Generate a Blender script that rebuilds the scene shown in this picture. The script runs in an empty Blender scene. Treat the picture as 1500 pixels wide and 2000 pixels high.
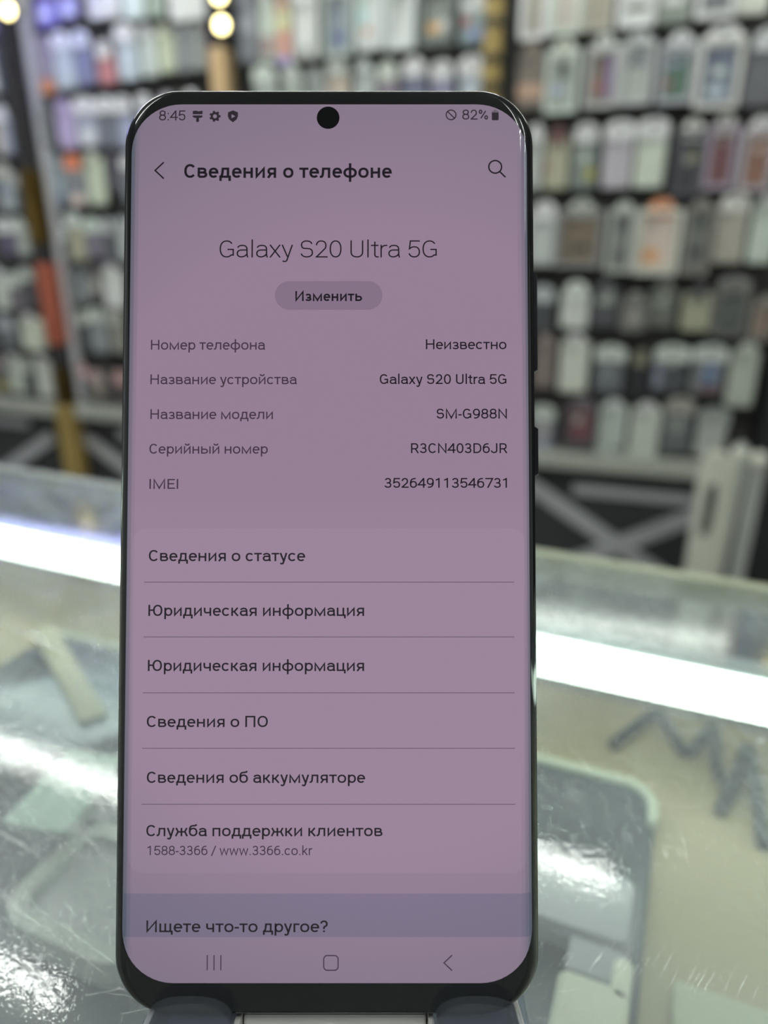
import bpy, bmesh, math, random
from mathutils import Vector, Matrix
PI = math.pi
SC = bpy.context.scene
COL = SC.collection
random.seed(7)

# ------------------------------------------------------------------ camera, world, exposure
CAM_Z = 1.092
cam = bpy.data.cameras.new('camera')
cam.sensor_fit = 'HORIZONTAL'; cam.sensor_width = 36.0; cam.lens = 36.0*1387/1500
cam.clip_start = 0.005; cam.clip_end = 50
cam.dof.use_dof = True; cam.dof.focus_distance = 0.1271; cam.dof.aperture_fstop = 10.0
camo = bpy.data.objects.new('camera', cam); COL.objects.link(camo)
camo.location = (0, 0, CAM_Z); camo.rotation_euler = (math.radians(90-20.5), 0, 0)
SC.camera = camo
world = bpy.data.worlds.new('shop_light'); SC.world = world; world.use_nodes = True
bg = world.node_tree.nodes['Background']
bg.inputs[0].default_value = (0.84, 0.88, 0.88, 1); bg.inputs[1].default_value = 0.42
SC.view_settings.view_transform = 'Standard'
try: SC.view_settings.look = 'None'
except Exception: pass
SC.view_settings.gamma = 1; SC.view_settings.use_curve_mapping = False
SC.view_settings.exposure = 0.0
SC.cycles.transparent_max_bounces = 24
SC.cycles.max_bounces = 8
SC.cycles.use_denoising = True
SC.cycles.caustics_reflective = False; SC.cycles.caustics_refractive = False
TUBE_POWER = 33.0          # ceiling tubes
LED_POWER = 7.0            # strip light inside the showcase

# ------------------------------------------------------------------ helpers
def lin(c):
    r = []
    for v in c[:3]:
        v = v/255.0
        r.append(v/12.92 if v <= 0.04045 else ((v+0.055)/1.055)**2.4)
    return r
def mat(name, rgb, rough=0.5, metal=0.0, coat=0.0, emit=None, power=0.0, spec=0.5, raw=False):
    m = bpy.data.materials.new(name); m.use_nodes = True
    p = m.node_tree.nodes['Principled BSDF']
    c = list(rgb) if raw else lin(rgb)
    p.inputs['Base Color'].default_value = (*c, 1)
    p.inputs['Roughness'].default_value = rough; p.inputs['Metallic'].default_value = metal
    p.inputs['Coat Weight'].default_value = coat; p.inputs['Coat Roughness'].default_value = 0.03
    p.inputs['Specular IOR Level'].default_value = spec
    if emit is not None:
        p.inputs['Emission Color'].default_value = (*(emit if raw else lin(emit)), 1)
        p.inputs['Emission Strength'].default_value = power
    return m
def noise_mat(name, a, b, scale=20, rough=0.6, metal=0.0, stretch=(1, 1, 1), detail=4):
    m = mat(name, a, rough, metal); nt = m.node_tree; p = nt.nodes['Principled BSDF']
    tc = nt.nodes.new('ShaderNodeTexCoord'); mp = nt.nodes.new('ShaderNodeMapping')
    mp.inputs['Scale'].default_value = stretch
    n = nt.nodes.new('ShaderNodeTexNoise'); n.inputs['Scale'].default_value = scale; n.inputs['Detail'].default_value = detail
    r = nt.nodes.new('ShaderNodeValToRGB')
    r.color_ramp.elements[0].position = 0.3; r.color_ramp.elements[1].position = 0.7
    r.color_ramp.elements[0].color = (*lin(a), 1); r.color_ramp.elements[1].color = (*lin(b), 1)
    L = nt.links
    L.new(tc.outputs['Object'], mp.inputs[0]); L.new(mp.outputs[0], n.inputs['Vector'])
    L.new(n.outputs['Fac'], r.inputs[0]); L.new(r.outputs[0], p.inputs['Base Color'])
    return m
def clear_mat(name, tint, haze, hazecol, rough=0.05, ior=1.49):
    """clear plastic / acrylic: straight-through tinted film with a fresnel gloss and a little surface haze"""
    m = bpy.data.materials.new(name); m.use_nodes = True; nt = m.node_tree; nt.nodes.clear(); N = nt.nodes.new; L = nt.links.new
    out = N('ShaderNodeOutputMaterial'); tr = N('ShaderNodeBsdfTransparent'); tr.inputs[0].default_value = (*tint, 1)
    df = N('ShaderNodeBsdfDiffuse'); df.inputs[0].default_value = (*hazecol, 1)
    gl = N('ShaderNodeBsdfGlossy'); gl.inputs['Roughness'].default_value = rough
    fr = N('ShaderNodeFresnel'); fr.inputs[0].default_value = ior
    ge = N('ShaderNodeNewGeometry'); iv = N('ShaderNodeMath'); iv.operation = 'SUBTRACT'; iv.inputs[0].default_value = 1.0; L(ge.outputs['Backfacing'], iv.inputs[1])
    fm = N('ShaderNodeMath'); fm.operation = 'MULTIPLY'; L(fr.outputs[0], fm.inputs[0]); L(iv.outputs[0], fm.inputs[1])
    m1 = N('ShaderNodeMixShader'); m1.inputs[0].default_value = haze
    m2 = N('ShaderNodeMixShader')
    L(tr.outputs[0], m1.inputs[1]); L(df.outputs[0], m1.inputs[2])
    L(fm.outputs[0], m2.inputs[0]); L(m1.outputs[0], m2.inputs[1]); L(gl.outputs[0], m2.inputs[2]); L(m2.outputs[0], out.inputs[0])
    return m
def link_obj(name, me, m=None, parent=None, loc=None, rot=None, scale=None, smooth=False):
    o = bpy.data.objects.new(name, me); COL.objects.link(o)
    if m is not None and not me.materials: me.materials.append(m)
    if parent is not None: o.parent = parent
    if loc is not None: o.location = loc
    if rot is not None: o.rotation_euler = rot
    if scale is not None: o.scale = scale
    if smooth:
        for p in me.polygons: p.use_smooth = True
    return o
def bm_mesh(name, bm):
    bmesh.ops.recalc_face_normals(bm, faces=bm.faces)
    me = bpy.data.meshes.new(name); bm.to_mesh(me); bm.free(); return me
def box_bm(bm, x0, x1, y0, y1, z0, z1):
    vs = [bm.verts.new(p) for p in ((x0,y0,z0),(x1,y0,z0),(x1,y1,z0),(x0,y1,z0),(x0,y0,z1),(x1,y0,z1),(x1,y1,z1),(x0,y1,z1))]
    for f in ((0,3,2,1),(4,5,6,7),(0,1,5,4),(1,2,6,5),(2,3,7,6),(3,0,4,7)): bm.faces.new([vs[i] for i in f])
def box_me(name, *b, bevel=0.0):
    bm = bmesh.new(); box_bm(bm, *b)
    if bevel > 0:
        bmesh.ops.bevel(bm, geom=list(bm.edges), offset=bevel, segments=2, affect='EDGES', profile=0.5)
    return bm_mesh(name, bm)
def rrect(hx, hy, r, n=8, cx=0, cy=0):
    pts = []
    r = max(1e-6, min(r, hx, hy))
    for (sx, sy, a0) in ((1, 1, 0), (-1, 1, 90), (-1, -1, 180), (1, -1, 270)):
        for i in range(n+1):
            a = math.radians(a0+90*i/n)
            pts.append((cx+sx*(hx-r)+r*math.cos(a), cy+sy*(hy-r)+r*math.sin(a)))
    return pts
def loft(rings, cap0=True, cap1=True):
    bm = bmesh.new(); R = [[bm.verts.new(p) for p in ring] for ring in rings]
    n = len(R[0])
    for a, b in zip(R[:-1], R[1:]):
        for i in range(n):
            bm.faces.new((a[i], a[(i+1) % n], b[(i+1) % n], b[i]))
    if cap0: bm.faces.new(R[0][::-1])
    if cap1: bm.faces.new(R[-1])
    return bm
def slab_me(name, hx, hy, r, z0, z1, bev=0.0, n=8, axis='Z'):
    """rounded slab in the XY plane between z0 and z1 (axis Z), or in XZ between y (axis Y)"""
    rg = []
    for ins, z in (((bev, z0), (0, z0+bev), (0, z1-bev), (bev, z1)) if bev > 0 else ((0, z0), (0, z1))):
        pts = rrect(hx-ins, hy-ins, max(r-ins, 1e-5), n)
        rg.append([(x, y, z) if axis == 'Z' else (x, -z, y) for x, y in pts])
    return bm_mesh(name, loft(rg))
def ring_me(name, hx, hy, r, t, y0, y1, n=6):
    """rectangular frame in XZ, depth along Y"""
    a = rrect(hx, hy, r, n); b = rrect(hx-t, hy-t, max(r-t, 1e-4), n)
    bm = bmesh.new(); V = {}
    for k, (pts, y) in enumerate(((a, y0), (b, y0), (b, y1), (a, y1))):
        V[k] = [bm.verts.new((x, y, z)) for x, z in pts]
    m = len(a)
    for k in range(4):
        A, B = V[k], V[(k+1) % 4]
        for i in range(m): bm.faces.new((A[i], A[(i+1) % m], B[(i+1) % m], B[i]))
    return bm_mesh(name, bm)
def tube_me(name, pts, r, n=10, cyclic=False):
    """round tube along a polyline"""
    rings = []
    P = [Vector(p) for p in pts]
    for i, p in enumerate(P):
        d = (P[min(i+1, len(P)-1)]-P[max(i-1, 0)]).normalized()
        a = d.cross(Vector((0, 0, 1)))
        if a.length < 1e-4: a = d.cross(Vector((0, 1, 0)))
        a.normalize(); b = d.cross(a).normalized()
        rings.append([tuple(p+r*(math.cos(2*PI*k/n)*a+math.sin(2*PI*k/n)*b)) for k in range(n)])
    return bm_mesh(name, loft(rings))
def tag(o, label, cat, group=None, kind=None):
    if label: o['label'] = label
    if cat: o['category'] = cat
    if group: o['group'] = group
    if kind: o['kind'] = kind
    return o
def empty(name, loc=(0, 0, 0), rot=(0, 0, 0)):
    o = bpy.data.objects.new(name, None); COL.objects.link(o); o.empty_display_size = 0.02
    o.location = loc; o.rotation_euler = rot; return o

# ------------------------------------------------------------------ room shell
YAW = math.radians(18)                                   # the display wall runs a little away to the left
WX = Vector((math.cos(YAW), -math.sin(YAW), 0)); WN = Vector((math.sin(YAW), math.cos(YAW), 0))
WP = Vector((0, 2.0, 0))
def wall_pt(s, h, out=0.0):                              # s along the wall, h above the floor, out towards the room
    return Vector((0, 2.0-out/math.cos(YAW), 0))+WX*s+Vector((0, 0, h))
WROT = (0, 0, -YAW)
M_floor = noise_mat('floor_tile_grey', (120, 118, 112), (140, 138, 130), 6, 0.5)
M_ceil = noise_mat('ceiling_panel_white', (204, 207, 210), (212, 215, 218), 3, 0.8)
M_wall = noise_mat('wall_paint_grey', (92, 92, 90), (102, 102, 99), 4, 0.8)
def struct(name, me, m, **k):
    o = link_obj(name, me, m, **k); o['kind'] = 'structure'; return o
struct('floor', box_me('floor', -4.5, 4.0, -3.0, 4.2, -0.06, 0.0), M_floor)
struct('ceiling', box_me('ceiling', -4.5, 4.0, -3.0, 4.2, 2.50, 2.56), M_ceil)
struct('wall_display', box_me('wall_display', -4.0, 3.2, 0.02, 0.12, 0.0, 2.5), M_wall, loc=WP, rot=WROT)

# ceiling tubes (the first three show as bright bars mirrored in the glass counter top)
M_tube = mat('tube_glow_white', (255, 255, 248), 0.4, emit=(250, 253, 248), power=TUBE_POWER)
M_fix = mat('fixture_white', (225, 228, 224), 0.4)
CYAW = math.radians(23)
CU = Vector((math.cos(CYAW), -math.sin(CYAW), 0)); CV = Vector((math.sin(CYAW), math.cos(CYAW), 0))
CROT = (0, 0, -CYAW)
def cpt(c, v, z): return CU*c+CV*v+Vector((0, 0, z))
TUBES = [(-2.25, -0.95, 1.335, 'ceiling tube light over the left display wall, mirrored in the glass left of the phone'),
         (-1.20, 0.014, 1.59, 'ceiling tube light mirrored in the glass to the right of the phone'),
         (-2.30, -1.107, 0.754, 'ceiling tube light mirrored in the bottom left corner of the glass'),
         (0.95, 2.15, 0.45, 'added unseen ceiling tube light above the right end of the showcase'),  # from here on unseen tubes, added only for their light
         (-1.30, -0.10, -0.55, 'added unseen ceiling tube light behind the photographer on the left'),
         (-0.02, 1.18, -0.28, 'added unseen ceiling tube light behind the photographer on the right')]
for c0, c1, v, lb in TUBES:
    hl = (c1-c0)/2
    t = empty('ceiling_light', cpt((c0+c1)/2, v, 2.5), CROT)
    tag(t, lb, 'ceiling light', 'tube lights on the ceiling')
    link_obj('fixture_housing', box_me('fixture_housing', -hl-0.03, hl+0.03, -0.04, 0.04, -0.05, 0.0, bevel=0.006), M_fix, t)
    link_obj('light_tube', tube_me('light_tube', [(-hl, 0, -0.08), (hl, 0, -0.08)], 0.021, 12), M_tube, t)
    for sx in (-1, 1):
        link_obj('tube_socket', box_me('tube_socket', sx*hl-0.012, sx*hl+0.012, -0.018, 0.018, -0.10, -0.045), M_fix, t)

# ------------------------------------------------------------------ display wall: slatwall panels, posts, ledge, base
M_slat = noise_mat('slatwall_charcoal', (62, 62, 60), (72, 72, 69), 8, 0.7)
M_hook = mat('hook_chrome', (190, 190, 190), 0.25, 1.0)
def slatwall(s0, s1, label):
    bm = bmesh.new(); h = 0.62; i = 0
    while h < 2.44:                                       # boards with open grooves between them
        box_bm(bm, s0, s1, -0.015, 0.0, h, h+0.070); h += 0.079
    box_bm(bm, s0, s1, 0.0, 0.018, 0.62, 2.45)
    o = link_obj('slatwall_panel', bm_mesh('slatwall_panel', bm), M_slat, None, WP, WROT)
    return tag(o, label, 'wall panel', 'slatwall panels')
PANEL = {'A': slatwall(-1.78, -1.125, 'charcoal slatwall panel at the left edge of the photo, left of the dark post'),
         'B': slatwall(-1.02, -0.465, 'charcoal slatwall panel between the dark post and the post with two warm lamps'),
         'C': slatwall(-0.395, 0.265, 'charcoal slatwall panel seen above the top edge of the phone'),
         'D': slatwall(0.315, 0.945, 'charcoal slatwall panel to the right of the phone')}
M_gold = noise_mat('post_gold_mirror', (150, 122, 62), (90, 76, 48), 9, 0.16, 1.0, (1, 1, 0.8))
M_goldflat = noise_mat('post_gold_paint', (176, 152, 88), (166, 142, 80), 6, 0.45)
M_dark = mat('post_black', (44, 43, 42), 0.25, 0.0, 0.5)
M_alu = noise_mat('upright_aluminium', (236, 236, 238), (228, 228, 230), 5, 0.45)
M_orange = noise_mat('sticker_orange', (186, 104, 78), (172, 92, 70), 14, 0.5, stretch=(1, 1, 4))
M_peach = mat('post_peach', (214, 184, 140), 0.35, 0.0, 0.2)
M_warm = mat('lamp_glow_warm', (255, 240, 190), 0.4, emit=(255, 238, 168), power=9.0)
def post_part(p, name, m, x0, x1, z0, z1, y0=-0.085, y1=-0.036, bev=0.004):
    return link_obj(name, box_me(name, x0, x1, y0, y1, z0, z1, bevel=bev), m, p)
p1 = empty('display_post', wall_pt(-1.050, 0.0), WROT)
tag(p1, 'dark display post with gold and orange sections and a yellow foot, left of the phone', 'post', 'posts of the display wall')
post_part(p1, 'pole', M_dark, -0.016, 0.016, 0.66, 2.48)
post_part(p1, 'gold_section', M_gold, -0.018, 0.018, 1.10, 1.30, -0.088)
post_part(p1, 'gold_section', M_gold, -0.018, 0.018, 0.62, 0.735, -0.088)
post_part(p1, 'orange_strip', M_orange, -0.020, 0.020, 0.805, 1.045, -0.089)
post_part(p1, 'foot', M_goldflat, -0.034, 0.020, 0.0, 0.615, -0.090)
post_part(p1, 'aluminium_upright', M_alu, 0.000, 0.040, 0.62, 2.48, -0.0345, -0.016)
p2 = empty('display_post', wall_pt(-0.410, 0.0), WROT)
tag(p2, 'beige display post with two warm round lamps, above the top left of the phone', 'post', 'posts of the display wall')
post_part(p2, 'pole', M_peach, -0.022, 0.022, 0.0, 1.555)
post_part(p2, 'dark_section', M_dark, -0.022, 0.022, 1.555, 2.48)
p3 = empty('display_post', wall_pt(0.277, 0.0), WROT)
tag(p3, 'gold display post with reflections painted as dark bands, above the top right of the phone', 'post', 'posts of the display wall')
post_part(p3, 'pole', M_goldflat, -0.019, 0.019, 0.0, 2.48)
for h in (1.60, 1.545, 1.475, 1.42, 1.70):  # dark bands stand in for reflections in the mirror gold
    post_part(p3, 'painted_reflection', M_dark, -0.020, 0.020, h, h+0.018, -0.088)
def bulb(s, h, lb):
    t = empty('spot_lamp', wall_pt(s, h, 0.085), WROT); tag(t, lb, 'lamp', 'small lamps on the display posts')
    link_obj('lamp_holder', tube_me('lamp_holder', [(0, 0.0, 0), (0, -0.02, 0)], 0.02, 16), M_dark, t)
    bm = bmesh.new(); bmesh.ops.create_uvsphere(bm, u_segments=16, v_segments=10, radius=0.016)
    for v in bm.verts: v.co.y = v.co.y*0.6-0.024
    link_obj('bulb', bm_mesh('bulb', bm), M_warm, t, smooth=True)
bulb(-0.405, 1.652, 'warm round lamp at the top edge of the photo on the beige post')
bulb(-0.404, 1.592, 'warm round lamp below the top one on the beige post')
bulb(-1.030, 1.672, 'warm round lamp on the dark post in the top left corner')
# violet light strip beside the dark post
M_violet = mat('led_violet', (190, 190, 255), 0.4, emit=(165, 165, 255), power=16.0)
vs = empty('violet_led_strip', wall_pt(-1.24, 1.738, 0.10), WROT)
tag(vs, 'violet LED strip above the cases in the top left corner', 'light strip')
link_obj('strip_channel', box_me('strip_channel', -0.46, 0.46, -0.030, -0.016, -0.024, 0.024), M_alu, vs)
link_obj('strip_diffuser', box_me('strip_diffuser', -0.45, 0.45, -0.060, -0.030, -0.020, 0.020, bevel=0.002), M_violet, vs)
M_wled = mat('led_white', (250, 255, 245), 0.4, emit=(240, 250, 240), power=13.0)
ws = empty('white_led_strip', wall_pt(0.61, 1.752, 0.10), WROT)
tag(ws, 'white LED strip above the cases right of the phone, mirrored in the glass', 'light strip')
link_obj('strip_channel', box_me('strip_channel', -0.32, 0.32, -0.030, -0.016, -0.018, 0.018), M_alu, ws)
link_obj('strip_diffuser', box_me('strip_diffuser', -0.315, 0.315, -0.055, -0.030, -0.015, 0.015, bevel=0.002), M_wled, ws)
p4 = empty('display_post', wall_pt(1.0, 0.0), WROT)
tag(p4, 'gold display post with blue and red bands beyond the right edge, mirrored in the glass', 'post', 'posts of the display wall')
post_part(p4, 'pole', M_goldflat, -0.019, 0.019, 0.95, 2.48, -0.150, -0.11)
post_part(p4, 'blue_band', mat('band_blue', (84, 108, 190), 0.5), -0.021, 0.021, 1.62, 1.84, -0.152, -0.108)
post_part(p4, 'red_band', mat('band_red', (170, 84, 90), 0.5), -0.058, -0.022, 1.66, 1.84, -0.140, -0.118)
bulb(1.045, 1.800, 'warm round lamp beyond the right edge of the photo, mirrored in the glass')

M_base = noise_mat('base_black', (56, 58, 60), (66, 68, 69), 5, 0.6)
M_brace = noise_mat('brace_grey', (188, 190, 194), (200, 202, 204), 8, 0.55)
M_ledge = noise_mat('ledge_pale', (176, 180, 170), (190, 193, 182), 7, 0.5)
def base_cabinet(s0, s1, xc, hb, label, htop):
    t = empty('base_cabinet', wall_pt((s0+s1)/2, 0), WROT); tag(t, label, 'cabinet', 'black base cabinets under the display wall')
    hw = (s1-s0)/2
    link_obj('cabinet_body', box_me('cabinet_body', -hw, hw, -0.02, 0.018, 0.0, htop-0.001, bevel=0.003), M_base, t)
    xc -= (s0+s1)/2
    for sg in (-1, 1):                                    # crossed braces
        L = hw*0.98; k = 0.60
        p, q = Vector((xc-L*0.95, 0, 0.335-sg*0.6*L*0.95)), Vector((xc+L*0.95, 0, 0.335+sg*0.6*L*0.95))
        p.x, q.x = max(p.x, -hw+0.016), min(q.x, hw-0.016)
        p.z = 0.335+sg*0.6*(p.x-xc); q.z = 0.335+sg*0.6*(q.x-xc)
        d = (q-p).normalized(); nrm = Vector((-d.z, 0, d.x))*0.021
        yo = -0.034 if sg > 0 else -0.028
        rg = [[tuple(c+Vector((0, y, 0))) for c in (p-nrm, q-nrm, q+nrm, p+nrm)] for y in (yo, -0.019)]
        link_obj('diagonal_brace', bm_mesh('diagonal_brace', loft(rg)), M_brace, t)
    link_obj('top_brace', box_me('top_brace', xc-0.13, xc+0.17, -0.030, -0.019, hb-0.015, hb+0.015, bevel=0.003), M_brace, t)
    return t
base_cabinet(-1.78, -1.155, -1.43, 0.528, 'black base cabinet with grey crossed braces at the left edge of the photo', 0.574)
base_cabinet(-1.07, -0.460, -0.77, 0.520, 'black base cabinet with grey crossed braces between the yellow post foot and the phone', 0.574)
base_cabinet(-0.395, 0.262, -0.06, 0.500, 'black base cabinet with crossed braces hidden behind the phone', 0.562)
base_cabinet(0.316, 0.945, 0.672, 0.482, 'black base cabinet with grey crossed braces to the right of the phone', 0.55)
def ledge(s0, s1, label, h=0.0):
    o = link_obj('display_ledge', box_me('display_ledge', s0, s1, -0.075, 0.015, 0.562+h, 0.606+h, bevel=0.003), M_ledge, None, WP, WROT)
    return tag(o, label, 'shelf', 'pale ledges under the phone cases')
ledge(-1.78, -1.092, 'pale ledge under the cases left of the yellow post foot', 0.012)
ledge(-1.020, -0.465, 'pale ledge under the cases between the dark post and the phone', 0.012)
ledge(-0.395, 0.262, 'pale ledge hidden behind the phone')
ledge(0.316, 0.945, 'pale ledge under the lowest cases to the right of the phone', -0.012)
M_curt = noise_mat('panel_black', (32, 33, 36), (40, 41, 43), 4, 0.6)
o = link_obj('black_display_cabinet', box_me('black_display_cabinet', 0.955, 1.75, -0.10, 0.018, 0.0, 0.90, bevel=0.006), M_curt, None, WP, WROT)
tag(o, 'black cabinet at the right edge of the photo beside the white stools', 'cabinet')

# ------------------------------------------------------------------ phone cases hanging on the wall
KA = 0.56
def obj_col_mat(name, rough, coat=0.0):
    m = mat(name, (200, 200, 200), rough, coat=coat); nt = m.node_tree
    oi = nt.nodes.new('ShaderNodeObjectInfo'); nt.links.new(oi.outputs['Color'], nt.nodes['Principled BSDF'].inputs['Base Color'])
    return m
M_case = obj_col_mat('case_plastic', 0.38); M_card = obj_col_mat('card_print', 0.5)
M_rim = obj_col_mat('package_rim', 0.25)
M_blister = clear_mat('package_clear_film', (0.96, 0.97, 0.96), 0.02, (0.8, 0.8, 0.8), 0.12)
U_case = slab_me('phone_case', 0.5, 0.5, 0.07, 0.0, 1.0, 0.0, 6, 'Y')
for m_ in (U_case,): m_.materials.append(M_case)
def unit_case():
    rg = []
    for ins, z in ((0.0, 0.0), (0.0, 0.6), (0.03, 0.9), (0.07, 1.0)):
        rg.append([(x, -z, y*1.0) for x, y in [(px*(1-2*ins), pz*(1-1.0*ins)) for px, pz in rrect(0.5, 0.5, 0.09, 6)]])
    me = bm_mesh('phone_case', loft(rg)); me.materials.append(M_case); return me
U_case = unit_case()
U_cut = slab_me('camera_opening', 0.5, 0.5, 0.18, 0.0, 1.0, 0.0, 6, 'Y'); U_cut.materials.append(M_case)
U_tab = None
def unit_tab():                                           # hang tab: rounded top, hole for the hook
    def inside(x, z):
        if z <= 0.55: return abs(x) <= 0.5 and z >= 0
        return (x/0.5)**2+((z-0.55)/0.45)**2 <= 1
    ang = sorted([2*PI*k/20 for k in range(20)]+[math.atan2(-0.62, 0.5) % (2*PI), math.atan2(-0.62, -0.5) % (2*PI)])
    bm = bmesh.new(); R = []
    for y in (0.0, -1.0):
        o_, i_ = [], []
        for t in ang:
            c, q = math.cos(t), math.sin(t); lo, hi = 0.0, 2.0
            for _ in range(30):
                m = (lo+hi)/2
                if inside(m*c, 0.62+m*q): lo = m
                else: hi = m
            o_.append(bm.verts.new((lo*c, y, 0.62+lo*q))); i_.append(bm.verts.new((0.11*c, y, 0.62+0.13*q)))
        R.append((o_, i_))
    n = len(ang)
    for i in range(n):
        j = (i+1) % n
        for o_, i_ in R: bm.faces.new((o_[i], o_[j], i_[j], i_[i]))
        for k in (0, 1): bm.faces.new((R[0][k][i], R[0][k][j], R[1][k][j], R[1][k][i]))
    me = bm_mesh('hang_tab', bm); me.materials.append(M_card); return me
U_tab = unit_tab()
U_film = box_me('clear_sleeve', -0.5, 0.5, -1.0, 0.0, -0.5, 0.5); U_film.materials.append(M_blister)
U_stick = slab_me('printed_patch', 0.5, 0.5, 0.12, 0.0, 1.0, 0.0, 4, 'Y'); U_stick.materials.append(M_card)
U_hook = tube_me('hook', [(0, 0.0, 0), (0, -0.085, 0), (0, -0.095, 0.010)], 0.0015, 6); U_hook.materials.append(M_hook)
U_card = box_me('backing_card', -0.5, 0.5, -1.0, 0.0, -0.5, 0.5); U_card.materials.append(M_card)
RIM = {}
def rim_mesh(w, h):
    k = (round(w/4), round(h/8))
    if k not in RIM:
        me = ring_me('package_rim', w/2000, h/2000, 0.006, 0.011, -0.016, 0.0, 4); me.materials.append(M_rim); RIM[k] = me
    return RIM[k]
def child(name, me, parent, rgb, loc, scale, k=KA):
    o = bpy.data.objects.new(name, me); COL.objects.link(o); o.parent = parent; o.location = loc; o.scale = scale
    if rgb is not None: o.color = (*[min(0.88, v/k) for v in lin(rgb)], 1)
    return o
ORD = ['topmost', 'second', 'third', 'fourth', 'fifth', 'sixth', 'seventh', 'lowest']
NTH = ['first', 'second', 'third', 'fourth', 'fifth', 'sixth', 'seventh', 'eighth', 'ninth', 'tenth']
PN = {'A': 'left of dark post', 'B': 'just right of dark post', 'C': 'above the phone', 'D': 'right of the phone'}
PG = {'A': 'left of the dark post', 'B': 'right of the dark post', 'C': 'above the phone', 'D': 'right of the phone'}
def package(panel, s, h, hh, w, rgb, tg, fr, spots, gap, out=0.06, dz=0.0):
    W, H = w/1000, hh/1000
    t = empty('phone_case_package', wall_pt(s/1000, h/1000, out+dz), WROT)
    if fr:
        r = child('package_rim', rim_mesh(w, hh), t, fr, (0, 0.004, H/2), (1, 1, 1))
        r.scale = (W/(max(v.co.x for v in r.data.vertices)*2), 1, H/(max(v.co.z for v in r.data.vertices)*2))
        child('backing_card', U_card, t, [v*0.9 for v in fr], (0, 0.012, H/2), (W*0.9, 0.002, H*0.94))
        cw, chh = W-0.024, H-0.026
    else:
        cw, chh = W*0.93, H*0.98
    c = child('phone_case', U_case, t, rgb, (0, 0.009, H/2), (cw, 0.011, chh))
    cut = child('camera_opening', U_cut, c, [v*0.86 for v in rgb], (-0.20, -0.98, 0.36), (0.36, 0.18, 0.18))
    for (fx, fy, fw, fh, col) in spots:
        child('printed_patch', U_stick, t, col, (-cw/2+cw*(fx+fw/2), -0.0016, H/2+chh/2-chh*(fy+fh/2)), (cw*fw, 0.0012, chh*fh))
    tw = W*tg[2] if tg else W*0.5
    z0 = 0.018 if tg else 0.006; th = min(0.022 if not tg else 0.040, gap/1000+z0-0.0015)
    if tg:
        child('hang_tab', U_tab, t, tg[1], (0, -0.0048, H-z0), (tw, 0.0018, th))
    else:
        child('hang_tab', U_tab, t, [min(255, v*1.05+8) for v in (fr or rgb)], (0, -0.0048, H-z0), (tw, 0.0016, th))
    child('clear_sleeve', U_film, t, None, (0, 0.010, H/2+0.002), (W*0.985, 0.0145, H*1.0))
    hk = bpy.data.objects.new('hook', U_hook); COL.objects.link(hk); hk.parent = PANEL[panel]
    hk.location = (s/1000+(out+dz)*math.tan(YAW), 0.0, h/1000+H-z0+0.62*th)
    return t
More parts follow.
